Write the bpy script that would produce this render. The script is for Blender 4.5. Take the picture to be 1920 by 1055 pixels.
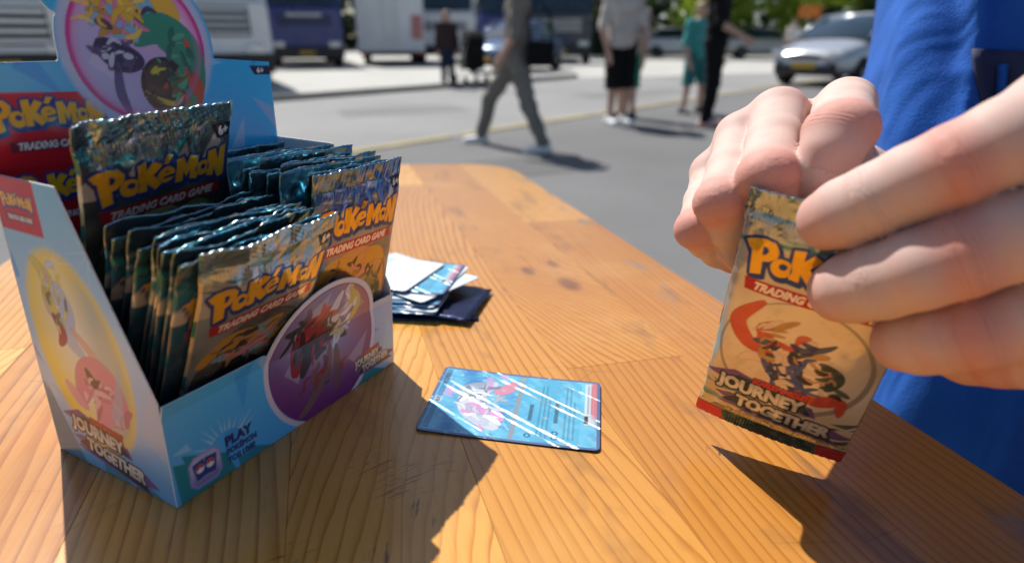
import bpy, bmesh, math, random
import numpy as np
from mathutils import Vector, Matrix, Quaternion

for _o in list(bpy.data.objects):
    bpy.data.objects.remove(_o)
scene = bpy.context.scene
COL = scene.collection
R = math.radians

# ------------------------------------------------------------------ camera, sky, sun, exposure
CAM_H = 0.1717                       # metres above the table top (table top is z = 0)
PITCH, ROLL, FPX = R(20.77), R(2.59), 1138.5
_fw = Vector((0, math.cos(PITCH), -math.sin(PITCH)))
_up = Vector((0, math.sin(PITCH), math.cos(PITCH)))
_rt = Vector((1, 0, 0))
_r2 = _rt * math.cos(ROLL) + _up * math.sin(ROLL)
_u2 = -_rt * math.sin(ROLL) + _up * math.cos(ROLL)
cam_data = bpy.data.cameras.new("camera")
cam = bpy.data.objects.new("camera", cam_data)
COL.objects.link(cam)
_m = Matrix((( _r2.x, _u2.x, -_fw.x, 0), (_r2.y, _u2.y, -_fw.y, 0), (_r2.z, _u2.z, -_fw.z, CAM_H), (0, 0, 0, 1)))
cam.matrix_world = _m
cam_data.sensor_fit = 'HORIZONTAL'
cam_data.sensor_width = 36.0
cam_data.lens = FPX / 1920 * 36
cam_data.clip_start = 0.01
cam_data.clip_end = 400
cam_data.dof.use_dof = True
cam_data.dof.focus_distance = 0.283
cam_data.dof.aperture_fstop = 5.8
scene.camera = cam

SUN_AZ, SUN_EL = R(-53.5), R(52.0)   # direction the light travels in plan, and its elevation
S = Vector((math.cos(SUN_AZ) * math.cos(SUN_EL), math.sin(SUN_AZ) * math.cos(SUN_EL), -math.sin(SUN_EL)))
world = bpy.data.worlds.new("World")
scene.world = world
world.use_nodes = True
_wn = world.node_tree
_wn.nodes.clear()
_sky = _wn.nodes.new("ShaderNodeTexSky")
_sky.sky_type = 'NISHITA'
_sky.sun_disc = False
_sky.sun_elevation = SUN_EL
_sky.sun_rotation = math.atan2(-S.x, -S.y)
_bgn = _wn.nodes.new("ShaderNodeBackground")
_bgn.inputs[1].default_value = 0.075
_wo = _wn.nodes.new("ShaderNodeOutputWorld")
_wn.links.new(_sky.outputs[0], _bgn.inputs[0])
_wn.links.new(_bgn.outputs[0], _wo.inputs[0])
sun_data = bpy.data.lights.new("sun", 'SUN')
sun_data.energy = 5.0
sun_data.angle = R(0.53)
sun_data.color = (1.0, 0.965, 0.905)
sun = bpy.data.objects.new("sun", sun_data)
COL.objects.link(sun)
sun.rotation_euler = S.to_track_quat('-Z', 'Y').to_euler()
scene.cycles.max_bounces = 6
scene.cycles.diffuse_bounces = 3
scene.cycles.glossy_bounces = 3
scene.cycles.transmission_bounces = 3
scene.cycles.caustics_reflective = False
scene.cycles.caustics_refractive = False
scene.cycles.use_adaptive_sampling = True
scene.cycles.adaptive_threshold = 0.025
scene.view_settings.view_transform = 'Standard'
scene.view_settings.look = 'None'
scene.view_settings.exposure = 0.38
scene.view_settings.gamma = 1.0
scene.view_settings.use_curve_mapping = False

# ------------------------------------------------------------------ helpers
def lin(c):
    return tuple((v / 12.92 if v <= 0.04045 else ((v + 0.055) / 1.055) ** 2.4) for v in c)

def rgb(r, g, b):
    return lin((r / 255, g / 255, b / 255))

_mats = {}

class NT:
    """small node-building helper"""
    def __init__(self, name):
        self.m = bpy.data.materials.new(name)
        self.m.use_nodes = True
        self.t = self.m.node_tree
        self.t.nodes.clear()
        self.out = self.t.nodes.new("ShaderNodeOutputMaterial")
        self.b = self.t.nodes.new("ShaderNodeBsdfPrincipled")
        self.t.links.new(self.b.outputs[0], self.out.inputs[0])
    def n(self, typ, **kw):
        nd = self.t.nodes.new(typ)
        for k, v in kw.items():
            setattr(nd, k, v)
        return nd
    def l(self, a, b):
        self.t.links.new(a, b)
    def put(self, sock, v):
        if hasattr(v, "node"):
            self.l(v, sock)
        else:
            sock.default_value = v
    def set(self, **kw):
        for k, v in kw.items():
            s = self.b.inputs[k.replace("_", " ")]
            if isinstance(v, tuple) and len(v) == 3 and s.type == 'RGBA':
                v = (*v, 1)
            self.put(s, v)
        return self
    def math(self, op, a, b=0.0, c=0.0, clamp=False):
        nd = self.n("ShaderNodeMath", operation=op, use_clamp=clamp)
        for i, v in enumerate((a, b, c)):
            self.put(nd.inputs[i], v)
        return nd.outputs[0]
    def vmath(self, op, a, b=(0, 0, 0)):
        nd = self.n("ShaderNodeVectorMath", operation=op)
        self.put(nd.inputs[0], a)
        if op == 'SCALE':
            self.put(nd.inputs[3], b)
        else:
            self.put(nd.inputs[1], b)
        return nd.outputs[1] if op in ('LENGTH', 'DISTANCE', 'DOT_PRODUCT') else nd.outputs[0]
    def noise(self, vec, scale, detail=3, rough=0.55, dist=0.0):
        nd = self.n("ShaderNodeTexNoise")
        if vec is not None:
            self.l(vec, nd.inputs["Vector"])
        nd.inputs["Scale"].default_value = scale
        nd.inputs["Detail"].default_value = detail
        nd.inputs["Roughness"].default_value = rough
        nd.inputs["Distortion"].default_value = dist
        return nd.outputs[0]
    def ramp(self, fac, stops, interp='LINEAR'):
        nd = self.n("ShaderNodeValToRGB")
        nd.color_ramp.interpolation = interp
        el = nd.color_ramp.elements
        while len(el) < len(stops):
            el.new(0.5)
        for e, (p, c) in zip(el, stops):
            e.position = p
            e.color = (*c, 1) if isinstance(c, tuple) else (c, c, c, 1)
        self.put(nd.inputs[0], fac)
        return nd.outputs[0]
    def mix(self, fac, a, b, mode='MIX'):
        nd = self.n("ShaderNodeMix", data_type='RGBA', blend_type=mode)
        self.put(nd.inputs[0], fac)
        for i, v in ((6, a), (7, b)):
            self.put(nd.inputs[i], (*v, 1) if isinstance(v, tuple) and len(v) == 3 else v)
        return nd.outputs[2]
    def sep(self, v):
        nd = self.n("ShaderNodeSeparateXYZ")
        self.l(v, nd.inputs[0])
        return nd.outputs
    def comb(self, x, y, z):
        nd = self.n("ShaderNodeCombineXYZ")
        for i, v in enumerate((x, y, z)):
            self.put(nd.inputs[i], v)
        return nd.outputs[0]
    def coord(self, which="Object"):
        return self.n("ShaderNodeTexCoord").outputs[which]
    def attr(self, name):
        return self.n("ShaderNodeAttribute", attribute_name=name)
    def bump(self, h, strength=0.3, dist=0.001):
        nd = self.n("ShaderNodeBump")
        nd.inputs["Strength"].default_value = strength
        nd.inputs["Distance"].default_value = dist
        self.l(h, nd.inputs["Height"])
        self.l(nd.outputs[0], self.b.inputs["Normal"])
        return nd.outputs[0]

def mat(name, color, rough=0.5, metal=0.0, vary=0.12, scale=8.0, bump=0.0, bdist=0.001, spec=0.5, coat=0.0, trans=0.0, **kw):
    """procedural paint: base colour broken up by noise, roughness varied a little"""
    if name in _mats:
        return _mats[name]
    t = NT(name)
    co = t.coord()
    nz = t.noise(co, scale, 4)
    dark = tuple(c * (1 - vary) for c in color)
    light = tuple(min(1, c * (1 + vary)) for c in color)
    t.set(Base_Color=t.ramp(nz, [(0.3, dark), (0.7, light)]), Metallic=metal)
    t.set(Roughness=t.math('MULTIPLY_ADD', nz, 0.2 * rough, rough * 0.9))
    t.b.inputs["Specular IOR Level"].default_value = spec
    t.b.inputs["Coat Weight"].default_value = coat
    t.b.inputs["Transmission Weight"].default_value = trans
    for k, v in kw.items():
        t.set(**{k: v})
    if bump:
        t.bump(t.noise(co, scale * 8, 4), bump, bdist)
    _mats[name] = t.m
    return t.m

def link(o, parent=None):
    COL.objects.link(o)
    if parent is not None:
        o.parent = parent
    return o

def tag(o, label=None, cat=None, group=None, kind=None):
    if label: o["label"] = label
    if cat: o["category"] = cat
    if group: o["group"] = group
    if kind: o["kind"] = kind
    return o

def empty(name, M=None, label=None, cat=None, group=None):
    o = bpy.data.objects.new(name, None)
    o.empty_display_size = 0.05
    COL.objects.link(o)
    if M is not None:
        o.matrix_world = M
    return tag(o, label, cat, group)

def mesh_obj(name, V, F, m=None, parent=None, smooth=False, M=None):
    me = bpy.data.meshes.new(name)
    V = np.asarray(V, dtype=np.float32)
    if isinstance(F, np.ndarray):
        k = F.shape[1]
        me.vertices.add(len(V)); me.vertices.foreach_set("co", V.ravel())
        me.loops.add(F.size); me.loops.foreach_set("vertex_index", F.astype(np.int32).ravel())
        me.polygons.add(len(F)); me.polygons.foreach_set("loop_start", np.arange(0, F.size, k, dtype=np.int32))
        me.update(calc_edges=True)
    else:
        me.from_pydata([tuple(map(float, v)) for v in V], [], [list(map(int, f)) for f in F])
    me.validate()
    if smooth:
        me.polygons.foreach_set("use_smooth", np.ones(len(me.polygons), dtype=bool))
    o = bpy.data.objects.new(name, me)
    if m is not None:
        me.materials.append(m)
    link(o, parent)
    if M is not None:
        o.matrix_local = M
    return o

def bm_obj(name, bm, m=None, parent=None, smooth=False, M=None):
    me = bpy.data.meshes.new(name)
    bmesh.ops.recalc_face_normals(bm, faces=bm.faces)
    bm.to_mesh(me); bm.free()
    if smooth:
        me.polygons.foreach_set("use_smooth", np.ones(len(me.polygons), dtype=bool))
    o = bpy.data.objects.new(name, me)
    if m is not None:
        me.materials.append(m)
    link(o, parent)
    if M is not None:
        o.matrix_local = M
    return o

def copy_tree(o, parent=None):
    c = o.copy()
    COL.objects.link(c)
    c.parent = parent
    for ch in list(o.children):
        copy_tree(ch, c)
    return c

def bx(bm, c, s, bev=0.0, rot=None):
    """bevelled box, centre c and full size s"""
    r = bmesh.ops.create_cube(bm, size=1.0)
    vs = r["verts"]
    bmesh.ops.scale(bm, vec=s, verts=vs)
    if bev:
        es = list({e for v in vs for e in v.link_edges})
        q = bmesh.ops.bevel(bm, geom=es, offset=bev, segments=2, affect='EDGES', profile=0.6)
        vs = list({v for f in q["faces"] for v in f.verts} | {v for v in vs if v.is_valid})
    if rot is not None:
        bmesh.ops.rotate(bm, cent=(0, 0, 0), matrix=rot, verts=vs)
    bmesh.ops.translate(bm, vec=c, verts=vs)
    return vs

def box_obj(name, c, s, m, parent=None, bev=0.0, rot=None, smooth=False):
    bm = bmesh.new(); bx(bm, c, s, bev, rot)
    return bm_obj(name, bm, m, parent, smooth)

def lathe(prof, n=24, axis='Y'):
    """prof: list of (radius, along axis). returns V,F"""
    V, F = [], []
    for r, a in prof:
        for i in range(n):
            t = 2 * math.pi * i / n
            c, s = r * math.cos(t), r * math.sin(t)
            V.append({'X': (a, c, s), 'Y': (c, a, s), 'Z': (c, s, a)}[axis])
    for j in range(len(prof) - 1):
        for i in range(n):
            F.append((j * n + i, j * n + (i + 1) % n, (j + 1) * n + (i + 1) % n, (j + 1) * n + i))
    F.append(tuple(range(n - 1, -1, -1)))
    F.append(tuple((len(prof) - 1) * n + i for i in range(n)))
    return V, F

def tube(path, rad, n=8):
    V, F = [], []
    P = [Vector(p) for p in path]
    rad = rad if hasattr(rad, "__len__") else [rad] * len(P)
    for i, p in enumerate(P):
        d = (P[min(i + 1, len(P) - 1)] - P[max(i - 1, 0)]).normalized()
        a = d.orthogonal().normalized(); b = d.cross(a)
        if i:
            a = (a0 - d * a0.dot(d)).normalized(); b = d.cross(a)
        a0 = a
        for k in range(n):
            t = 2 * math.pi * k / n
            V.append(p + (a * math.cos(t) + b * math.sin(t)) * rad[i])
    for i in range(len(P) - 1):
        for k in range(n):
            F.append((i * n + k, i * n + (k + 1) % n, (i + 1) * n + (k + 1) % n, (i + 1) * n + k))
    F.append(tuple(range(n - 1, -1, -1)))
    F.append(tuple((len(P) - 1) * n + k for k in range(n)))
    return V, F

def prism(poly, y0, y1, ax=('X', 'Z'), name=None):
    """extrude a 2D outline (list of (p,q)) from y0 to y1 along the third axis -> V,F"""
    def mk(p, q, w):
        d = {ax[0]: p, ax[1]: q}
        third = [k for k in 'XYZ' if k not in ax][0]
        d[third] = w
        return (d['X'], d['Y'], d['Z'])
    n = len(poly)
    V = [mk(p, q, y0) for p, q in poly] + [mk(p, q, y1) for p, q in poly]
    F = [tuple(range(n)), tuple(range(2 * n - 1, n - 1, -1))]
    F += [(i, (i + 1) % n, n + (i + 1) % n, n + i) for i in range(n)]
    return V, F

def noise2(seed, scale):
    """smooth pseudo-random function of two numpy arrays (sum of sines)"""
    r = np.random.RandomState(seed)
    ws = [(r.normal(0, 1, 2) * scale * f, r.uniform(0, 6.28), 1 / f ** 0.8) for f in (1, 1.7, 2.9, 4.6) for _ in range(3)]
    def fn(x, y):
        s = 0
        for k, ph, a in ws:
            s = s + a * np.sin(k[0] * x + k[1] * y + ph)
        return s / 4.0
    return fn

# ---- signed distance surfaces (bodies, hands, clothing)
class SDF:
    def __init__(self, lo, hi, vox):
        self.lo = np.array(lo, dtype=np.float64); self.vox = vox
        self.n = np.ceil((np.array(hi) - self.lo) / vox).astype(int) + 1
        self.f = np.full(self.n, 1.0, dtype=np.float32)
    def _sub(self, lo, hi):
        a = np.clip(np.floor((lo - self.lo) / self.vox).astype(int), 0, self.n)
        b = np.clip(np.ceil((hi - self.lo) / self.vox).astype(int) + 1, 0, self.n)
        if np.any(b <= a):
            return None, None
        sl = tuple(slice(a[i], b[i]) for i in range(3))
        g = [(self.lo[i] + np.arange(a[i], b[i]) * self.vox).astype(np.float32) for i in range(3)]
        return sl, np.meshgrid(*g, indexing='ij', sparse=True)
    def _merge(self, sl, d, k):
        o = self.f[sl]
        if k <= 0:
            self.f[sl] = np.minimum(o, d)
        else:
            hh = np.maximum(k - np.abs(o - d), 0) / k
            self.f[sl] = np.minimum(o, d) - hh * hh * k * 0.25
    def cone(self, a, b, ra, rb, k=0.0, squash=None):
        """tapered capsule; squash=(axis vector, factor) flattens it along an axis"""
        a = np.array(a, float); b = np.array(b, float)
        m = max(ra, rb) * (1.0 if squash is None else max(1, 1 / squash[1])) + k + 3 * self.vox
        sl, g = self._sub(np.minimum(a, b) - m, np.maximum(a, b) + m)
        if sl is None:
            return self
        ab = b - a; L2 = max(ab @ ab, 1e-12)
        p = [g[i] - a[i] for i in range(3)]
        t = np.clip((p[0] * ab[0] + p[1] * ab[1] + p[2] * ab[2]) / L2, 0, 1)
        q = [p[i] - ab[i] * t for i in range(3)]
        d2 = q[0] ** 2 + q[1] ** 2 + q[2] ** 2
        if squash is not None:
            ax = np.array(squash[0], float); ax /= np.linalg.norm(ax)
            dd = q[0] * ax[0] + q[1] * ax[1] + q[2] * ax[2]
            d2 = d2 + dd * dd * (1 / squash[1] ** 2 - 1)
        self._merge(sl, (np.sqrt(d2) - (ra + (rb - ra) * t)).astype(np.float32), k)
        return self
    def chain(self, pts, rad, k=0.0, squash=None):
        for i in range(len(pts) - 1):
            self.cone(pts[i], pts[i + 1], rad[i], rad[i + 1], k, squash)
        return self
    def union(self, other, k=0.0):
        self._merge(tuple(slice(0, s) for s in self.n), other.f, k)
        return self
    def cut(self, p, nrm):
        """remove everything on the side nrm points to"""
        nrm = np.array(nrm, float); nrm /= np.linalg.norm(nrm)
        g = np.meshgrid(*[(self.lo[i] + np.arange(self.n[i]) * self.vox) for i in range(3)], indexing='ij', sparse=True)
        d = sum((g[i] - p[i]) * nrm[i] for i in range(3))
        self.f = np.maximum(self.f, d.astype(np.float32))
        return self
    def add(self, fn):
        g = np.meshgrid(*[(self.lo[i] + np.arange(self.n[i]) * self.vox) for i in range(3)], indexing='ij', sparse=True)
        self.f = self.f + fn(*g).astype(np.float32)
        return self
    def mesh(self):
        f = self.f
        f[0] = f[-1] = 1; f[:, 0] = f[:, -1] = 1; f[:, :, 0] = f[:, :, -1] = 1
        ins = f < 0
        c = ins[:-1, :-1, :-1].astype(np.int8)
        cnt = np.zeros_like(c)
        for dx in (0, 1):
            for dy in (0, 1):
                for dz in (0, 1):
                    cnt += ins[dx:f.shape[0] - 1 + dx, dy:f.shape[1] - 1 + dy, dz:f.shape[2] - 1 + dz]
        act = (cnt > 0) & (cnt < 8)
        idx = np.argwhere(act)
        vid = np.full(act.shape, -1, dtype=np.int32)
        vid[act] = np.arange(len(idx))
        offs = [(i, j, k) for i in (0, 1) for j in (0, 1) for k in (0, 1)]
        val = {o: f[idx[:, 0] + o[0], idx[:, 1] + o[1], idx[:, 2] + o[2]] for o in offs}
        acc = np.zeros((len(idx), 3)); num = np.zeros(len(idx))
        for a in offs:
            for ax in range(3):
                if a[ax] == 0:
                    b = tuple(a[i] + (1 if i == ax else 0) for i in range(3))
                    va, vb = val[a], val[b]
                    x = (va < 0) != (vb < 0)
                    t = np.where(x, va / np.where(x, va - vb, 1), 0)
                    P = np.array(a, float)[None, :].repeat(len(idx), 0)
                    P[:, ax] += t
                    acc += P * x[:, None]; num += x
        V = self.lo + (idx + acc / np.maximum(num, 1)[:, None]) * self.vox
        F = []
        for ax in range(3):
            o1, o2 = [i for i in range(3) if i != ax]
            s0 = [slice(None)] * 3; s1 = [slice(None)] * 3
            s0[ax] = slice(0, -1); s1[ax] = slice(1, None)
            e = ins[tuple(s0)] != ins[tuple(s1)]
            for E, flip in ((e & ins[tuple(s0)], False), (e & ~ins[tuple(s0)], True)):
                I = np.argwhere(E)
                I = I[(I[:, o1] > 0) & (I[:, o2] > 0) & (I[:, o1] < act.shape[o1]) & (I[:, o2] < act.shape[o2])]
                if not len(I):
                    continue
                def g(d1, d2):
                    J = I.copy(); J[:, o1] -= d1; J[:, o2] -= d2
                    return vid[J[:, 0], J[:, 1], J[:, 2]]
                q = np.stack([g(0, 0), g(1, 0), g(1, 1), g(0, 1)], 1)
                if flip ^ (ax == 1):
                    q = q[:, ::-1]
                F.append(q)
        F = np.concatenate(F)
        F = F[(F >= 0).all(1)]
        return V, F

def relax(V, F, it=2, lam=0.5):
    """a little Laplacian smoothing"""
    E = np.concatenate([F[:, [0, 1]], F[:, [1, 2]], F[:, [2, 3]], F[:, [3, 0]]])
    for _ in range(it):
        s = np.zeros_like(V); c = np.zeros(len(V))
        for a, b in ((0, 1), (1, 0)):
            for ax in range(3):
                s[:, ax] += np.bincount(E[:, a], weights=V[E[:, b], ax], minlength=len(V))
            c += np.bincount(E[:, a], minlength=len(V))
        V = V + lam * (s / np.maximum(c, 1)[:, None] - V)
    return V

def set_attr(o, name, vals):
    me = o.data
    vals = np.asarray(vals, dtype=np.float32)
    if vals.ndim == 1:
        a = me.attributes.new(name, 'FLOAT', 'POINT'); a.data.foreach_set("value", vals)
    else:
        a = me.attributes.new(name, 'FLOAT_COLOR', 'POINT')
        a.data.foreach_set("color", np.concatenate([vals, np.ones((len(vals), 1), np.float32)], 1).ravel())

# ---- flat print, drawn as vector shapes and sampled where the sheet has vertices
def seg_dist(P, A, B):
    """min distance from points P to segments A-B and even-odd inside test"""
    out = np.full(len(P), 1e9); ins = np.zeros(len(P), bool)
    ch = max(1, int(4e6 // max(1, len(A))))
    for s in range(0, len(P), ch):
        p = P[s:s + ch]
        ab = B - A; L2 = np.maximum((ab ** 2).sum(1), 1e-12)
        px = p[:, None, 0] - A[None, :, 0]; py = p[:, None, 1] - A[None, :, 1]
        t = np.clip((px * ab[:, 0] + py * ab[:, 1]) / L2, 0, 1)
        d2 = (px - ab[:, 0] * t) ** 2 + (py - ab[:, 1] * t) ** 2
        out[s:s + ch] = np.sqrt(d2.min(1))
        cr = ((A[:, 1] > p[:, None, 1]) != (B[:, 1] > p[:, None, 1]))
        xs = A[:, 0] + (p[:, None, 1] - A[:, 1]) / np.where(np.abs(ab[:, 1]) < 1e-9, 1e-9, ab[:, 1]) * ab[:, 0]
        ins[s:s + ch] = (cr & (p[:, None, 0] < xs)).sum(1) % 2 == 1
    return np.where(ins, -out, out)

_txt = {}
def text_edges(s, bold=0.0):
    """outline edges of a line of lettering, 1 unit high capitals, starting at x=0"""
    if s not in _txt:
        cu = bpy.data.curves.new("t", 'FONT')
        cu.body = s; cu.resolution_u = 2; cu.size = 1.0
        o = bpy.data.objects.new("t", cu)
        COL.objects.link(o)
        bpy.context.view_layer.update()
        me = o.to_mesh()
        V = np.array([v.co[:2] for v in me.vertices])
        cnt = {}
        for p in me.polygons:
            for e in p.edge_keys:
                cnt[e] = cnt.get(e, 0) + 1
        E = np.array([e for e, c in cnt.items() if c == 1])
        o.to_mesh_clear()
        bpy.data.objects.remove(o); bpy.data.curves.remove(cu)
        V[:, 0] -= V[:, 0].min(); V /= 0.729
        _txt[s] = (V[E[:, 0]], V[E[:, 1]])
    return _txt[s]

def poly_edges(polys):
    A, B = [], []
    for p in polys:
        p = np.array(p, float)
        A.append(p); B.append(np.roll(p, -1, 0))
    return np.concatenate(A), np.concatenate(B)

def ell(cx, cy, rx, ry, n=28, rot=0.0, a0=0, a1=360):
    t = np.radians(np.linspace(a0, a1, n, endpoint=(a1 - a0) < 360))
    c, s = math.cos(R(rot)), math.sin(R(rot))
    x, y = rx * np.cos(t), ry * np.sin(t)
    return list(zip(cx + c * x - s * y, cy + s * x + c * y))

class Art:
    """colour field over points (mm)"""
    def __init__(self, P, base, aa=0.22):
        self.P = np.asarray(P, float); self.aa = aa
        self.c = np.tile(np.array(base, float), (len(P), 1))
        self.foil = np.zeros(len(P))
    def blend(self, mask, color):
        self.c += mask[:, None] * (np.asarray(color, float) - self.c)
    def sd(self, edges, margin=3.0):
        A, B = edges
        lo = np.minimum(A.min(0), B.min(0)) - margin; hi = np.maximum(A.max(0), B.max(0)) + margin
        m = ((self.P >= lo) & (self.P <= hi)).all(1)
        d = np.full(len(self.P), 1e3)
        if m.any():
            d[m] = seg_dist(self.P[m], A, B)
        return d
    def cov(self, d, grow=0.0):
        return np.clip(0.5 - (d - grow) / (2 * self.aa), 0, 1)
    def poly(self, pts, color, grow=0.0, alpha=1.0):
        d = self.sd(poly_edges([pts]), 3 + grow)
        self.blend(self.cov(d, grow) * alpha, color)
        return d
    def circ(self, cx, cy, r, color, alpha=1.0, soft=None):
        d = np.hypot(self.P[:, 0] - cx, self.P[:, 1] - cy) - r
        s = soft or self.aa
        self.blend(np.clip(0.5 - d / (2 * s), 0, 1) * alpha, color)
        return d
    def xf(self, edges, x, y, sx, sy, rot=0.0, shear=0.0):
        c, s = math.cos(R(rot)), math.sin(R(rot))
        out = []
        for E in edges:
            X = E[:, 0] * sx + E[:, 1] * shear * sy; Y = E[:, 1] * sy
            out.append(np.stack([x + c * X - s * Y, y + s * X + c * Y], 1))
        return out
    def text(self, s, x, y, h, w=None, color=(1, 1, 1), bold=0.0, outline=None, ow=0.5, rot=0.0, shear=0.0, center=False):
        e = text_edges(s)
        wid = max(e[0][:, 0].max(), e[1][:, 0].max())
        sx = h if w is None else w / wid
        if center:
            x = x - math.cos(R(rot)) * wid * sx / 2; y = y - math.sin(R(rot)) * wid * sx / 2
        d = self.sd(self.xf(e, x, y, sx, h, rot, shear), ow + bold + 1)
        if outline is not None:
            self.blend(self.cov(d, bold + ow), outline)
        self.blend(self.cov(d, bold), color if not callable(color) else color(self.P))
        return d
    def rays(self, cx, cy, r0, r1, n, color, seed=0, alpha=0.6, a0=0, a1=360, thin=0.35):
        rr = np.random.RandomState(seed)
        for i in range(n):
            t = R(a0 + (a1 - a0) * (i + rr.uniform(-.3, .3)) / n)
            L = r0 + (r1 - r0) * rr.uniform(0.45, 1)
            w = R((a1 - a0) / n * thin * rr.uniform(.5, 1.2))
            pts = [(cx + r0 * math.cos(t - w), cy + r0 * math.sin(t - w)), (cx + L * math.cos(t), cy + L * math.sin(t)), (cx + r0 * math.cos(t + w), cy + r0 * math.sin(t + w))]
            self.poly(pts, color, alpha=alpha)

    def ribbon(self, pts, w, color, alpha=1.0):
        """tapered brush stroke through a few points (mm)"""
        P = np.array(pts, float); n = 26
        t = np.linspace(0, len(P) - 1, n); out = []
        for q in t:      # Catmull-Rom
            i = min(int(q), len(P) - 2); f = q - i
            p0, p1, p2, p3 = P[max(i - 1, 0)], P[i], P[i + 1], P[min(i + 2, len(P) - 1)]
            out.append(.5 * ((2 * p1) + (p2 - p0) * f + (2 * p0 - 5 * p1 + 4 * p2 - p3) * f * f + (3 * p1 - p0 - 3 * p2 + p3) * f ** 3))
        C = np.array(out); T = np.gradient(C, axis=0); T /= np.linalg.norm(T, axis=1)[:, None] + 1e-9
        N = np.stack([-T[:, 1], T[:, 0]], 1); ww = w * np.sin(np.linspace(.12, math.pi - .05, n)) ** .7
        L = C + N * ww[:, None]; Rr = C - N * ww[:, None]
        poly = np.concatenate([L, Rr[::-1]])
        self.poly(poly, color, 0, alpha)
        self.blend(self.cov(np.abs(self.sd(poly_edges([poly]), 2)), .12) * .35 * alpha, (.02, .02, .03))

    def cluster(self, cx, cy, rx, ry, pal, n=26, w=1.5, seed=0, rot=0.0):
        """a flurry of small brush strokes inside an ellipse"""
        rs = np.random.RandomState(seed)
        for k in range(n):
            t, q = rs.uniform(0, 6.28), rs.uniform(0, 1) ** .5
            x, y = cx + rx * q * math.cos(t), cy + ry * q * math.sin(t)
            d = rs.normal(rot, .7); L = rs.uniform(.25, .6) * min(rx, ry); c = rs.uniform(-.6, .6)
            pts = [(x - L * math.cos(d - c), y - L * math.sin(d - c)), (x, y), (x + L * math.cos(d + c), y + L * math.sin(d + c))]
            self.ribbon(pts, w * rs.uniform(.5, 1.3), rgb(*pal[rs.randint(len(pal))]), .92)

# ------------------------------------------------------------------ the car park (its ground slopes a little against the table)
HC = 0.97                            # camera height above the car park
_pb = math.atan((527.5 - 72) / FPX)
_A = Matrix(((_r2.x, _u2.x, _fw.x), (_r2.y, _u2.y, _fw.y), (_r2.z, _u2.z, _fw.z)))
_B = Matrix(((1, 0, 0), (0, math.sin(_pb), math.cos(_pb)), (0, math.cos(_pb), -math.sin(_pb)))).transposed()
G = Matrix.Translation((0, 0, CAM_H)) @ (_A @ _B.transposed()).to_4x4() @ Matrix.Translation((0, 0, -HC))
def MG(x, y, head=0.0, z=0.0):
    return G @ Matrix.Translation((x, y, z)) @ Matrix.Rotation(R(head), 4, 'Z')

def asphalt(name, base, scale=1.0, contrast=0.25):
    t = NT(name)
    co = t.coord()
    a = t.noise(co, 0.35 * scale, 5, 0.6)
    b = t.noise(co, 90, 3, 0.7)
    s = t.math('ADD', t.math('MULTIPLY', a, 0.65), t.math('MULTIPLY', b, 0.35))
    d = tuple(c * (1 - contrast) for c in base); l = tuple(c * (1 + contrast) for c in base)
    t.set(Base_Color=t.ramp(s, [(0.32, d), (0.68, l)]), Roughness=0.85)
    t.b.inputs["Specular IOR Level"].default_value = 0.3
    t.bump(b, 0.5, 0.004)
    return t.m

def sheet(name, pts, z, m):
    o = mesh_obj(name, [(x, y, z) for x, y in pts], [tuple(range(len(pts)))], m)
    o.matrix_world = G
    return tag(o, kind="structure")

sheet("ground", [(-150, -40), (150, -40), (150, 150), (-150, 150)], 0.0, asphalt("asphalt_dark", (0.145, 0.145, 0.146)))
_dx, _dy = 4.44, 5.56
def along(x0, y0, t):
    return (x0 + 0.66 * t, y0 + 0.75 * t)
sheet("road", [along(-1.3, 5.72, -14), along(-1.3, 5.72, 3.2), along(-1.3, 5.72, 60), (-30, 70), (-40, 10)], 0.004, asphalt("asphalt_worn", (0.235, 0.233, 0.23), 1.0, 0.24))
sheet("concrete_apron", [along(-3.9, 10.5, -14), along(-3.9, 10.5, 8.4), (3.4, 17.2), (40, 33), (40, 60), (-40, 60)], 0.008, asphalt("concrete", (0.42, 0.415, 0.39), 2.0, 0.14))
_ym = asphalt("paint_yellow", (0.36, 0.30, 0.14), 4.0, 0.3)
for k in range(7):
    p, q = along(-1.3, 5.72, -4 + k * 2.6), along(-1.3, 5.72, -4 + k * 2.6 + 2.45)
    sheet("yellow_line", [p, q, (q[0] - 0.09, q[1] + 0.08), (p[0] - 0.09, p[1] + 0.08)], 0.012, _ym)
for _px in ((-2.2, 8.2, 1.6, .9), (1.4, 11.0, 2.2, .8), (-.6, 4.2, 1.1, .7), (2.6, 5.4, 1.6, 1.0)):
    _x, _y, _w, _h = _px
    sheet("asphalt_patch", [(_x, _y), (_x + _w, _y + .5 * _w), (_x + _w - .4 * _h, _y + .5 * _w + _h), (_x - .4 * _h, _y + _h)], 0.0062 if _y > 7 else .0035, asphalt("asphalt_patch", (0.17, 0.168, 0.165) if _y > 7 else (.115, .115, .115), 2.0, .2))
# gutter: raised dark kerb stones along the apron edge
_km = asphalt("kerb_stone", (0.16, 0.158, 0.15), 3.0, 0.2)
for k in range(26):
    p = along(-3.9, 10.5, -13 + k * 0.84)
    o = box_obj("kerb_stone", (0, 0, 0), (0.82, 0.22, 0.10), _km, None, 0.015)
    o.matrix_world = MG(p[0], p[1], math.degrees(math.atan2(0.75, 0.66)), 0.045)
    tag(o, kind="structure")

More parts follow.
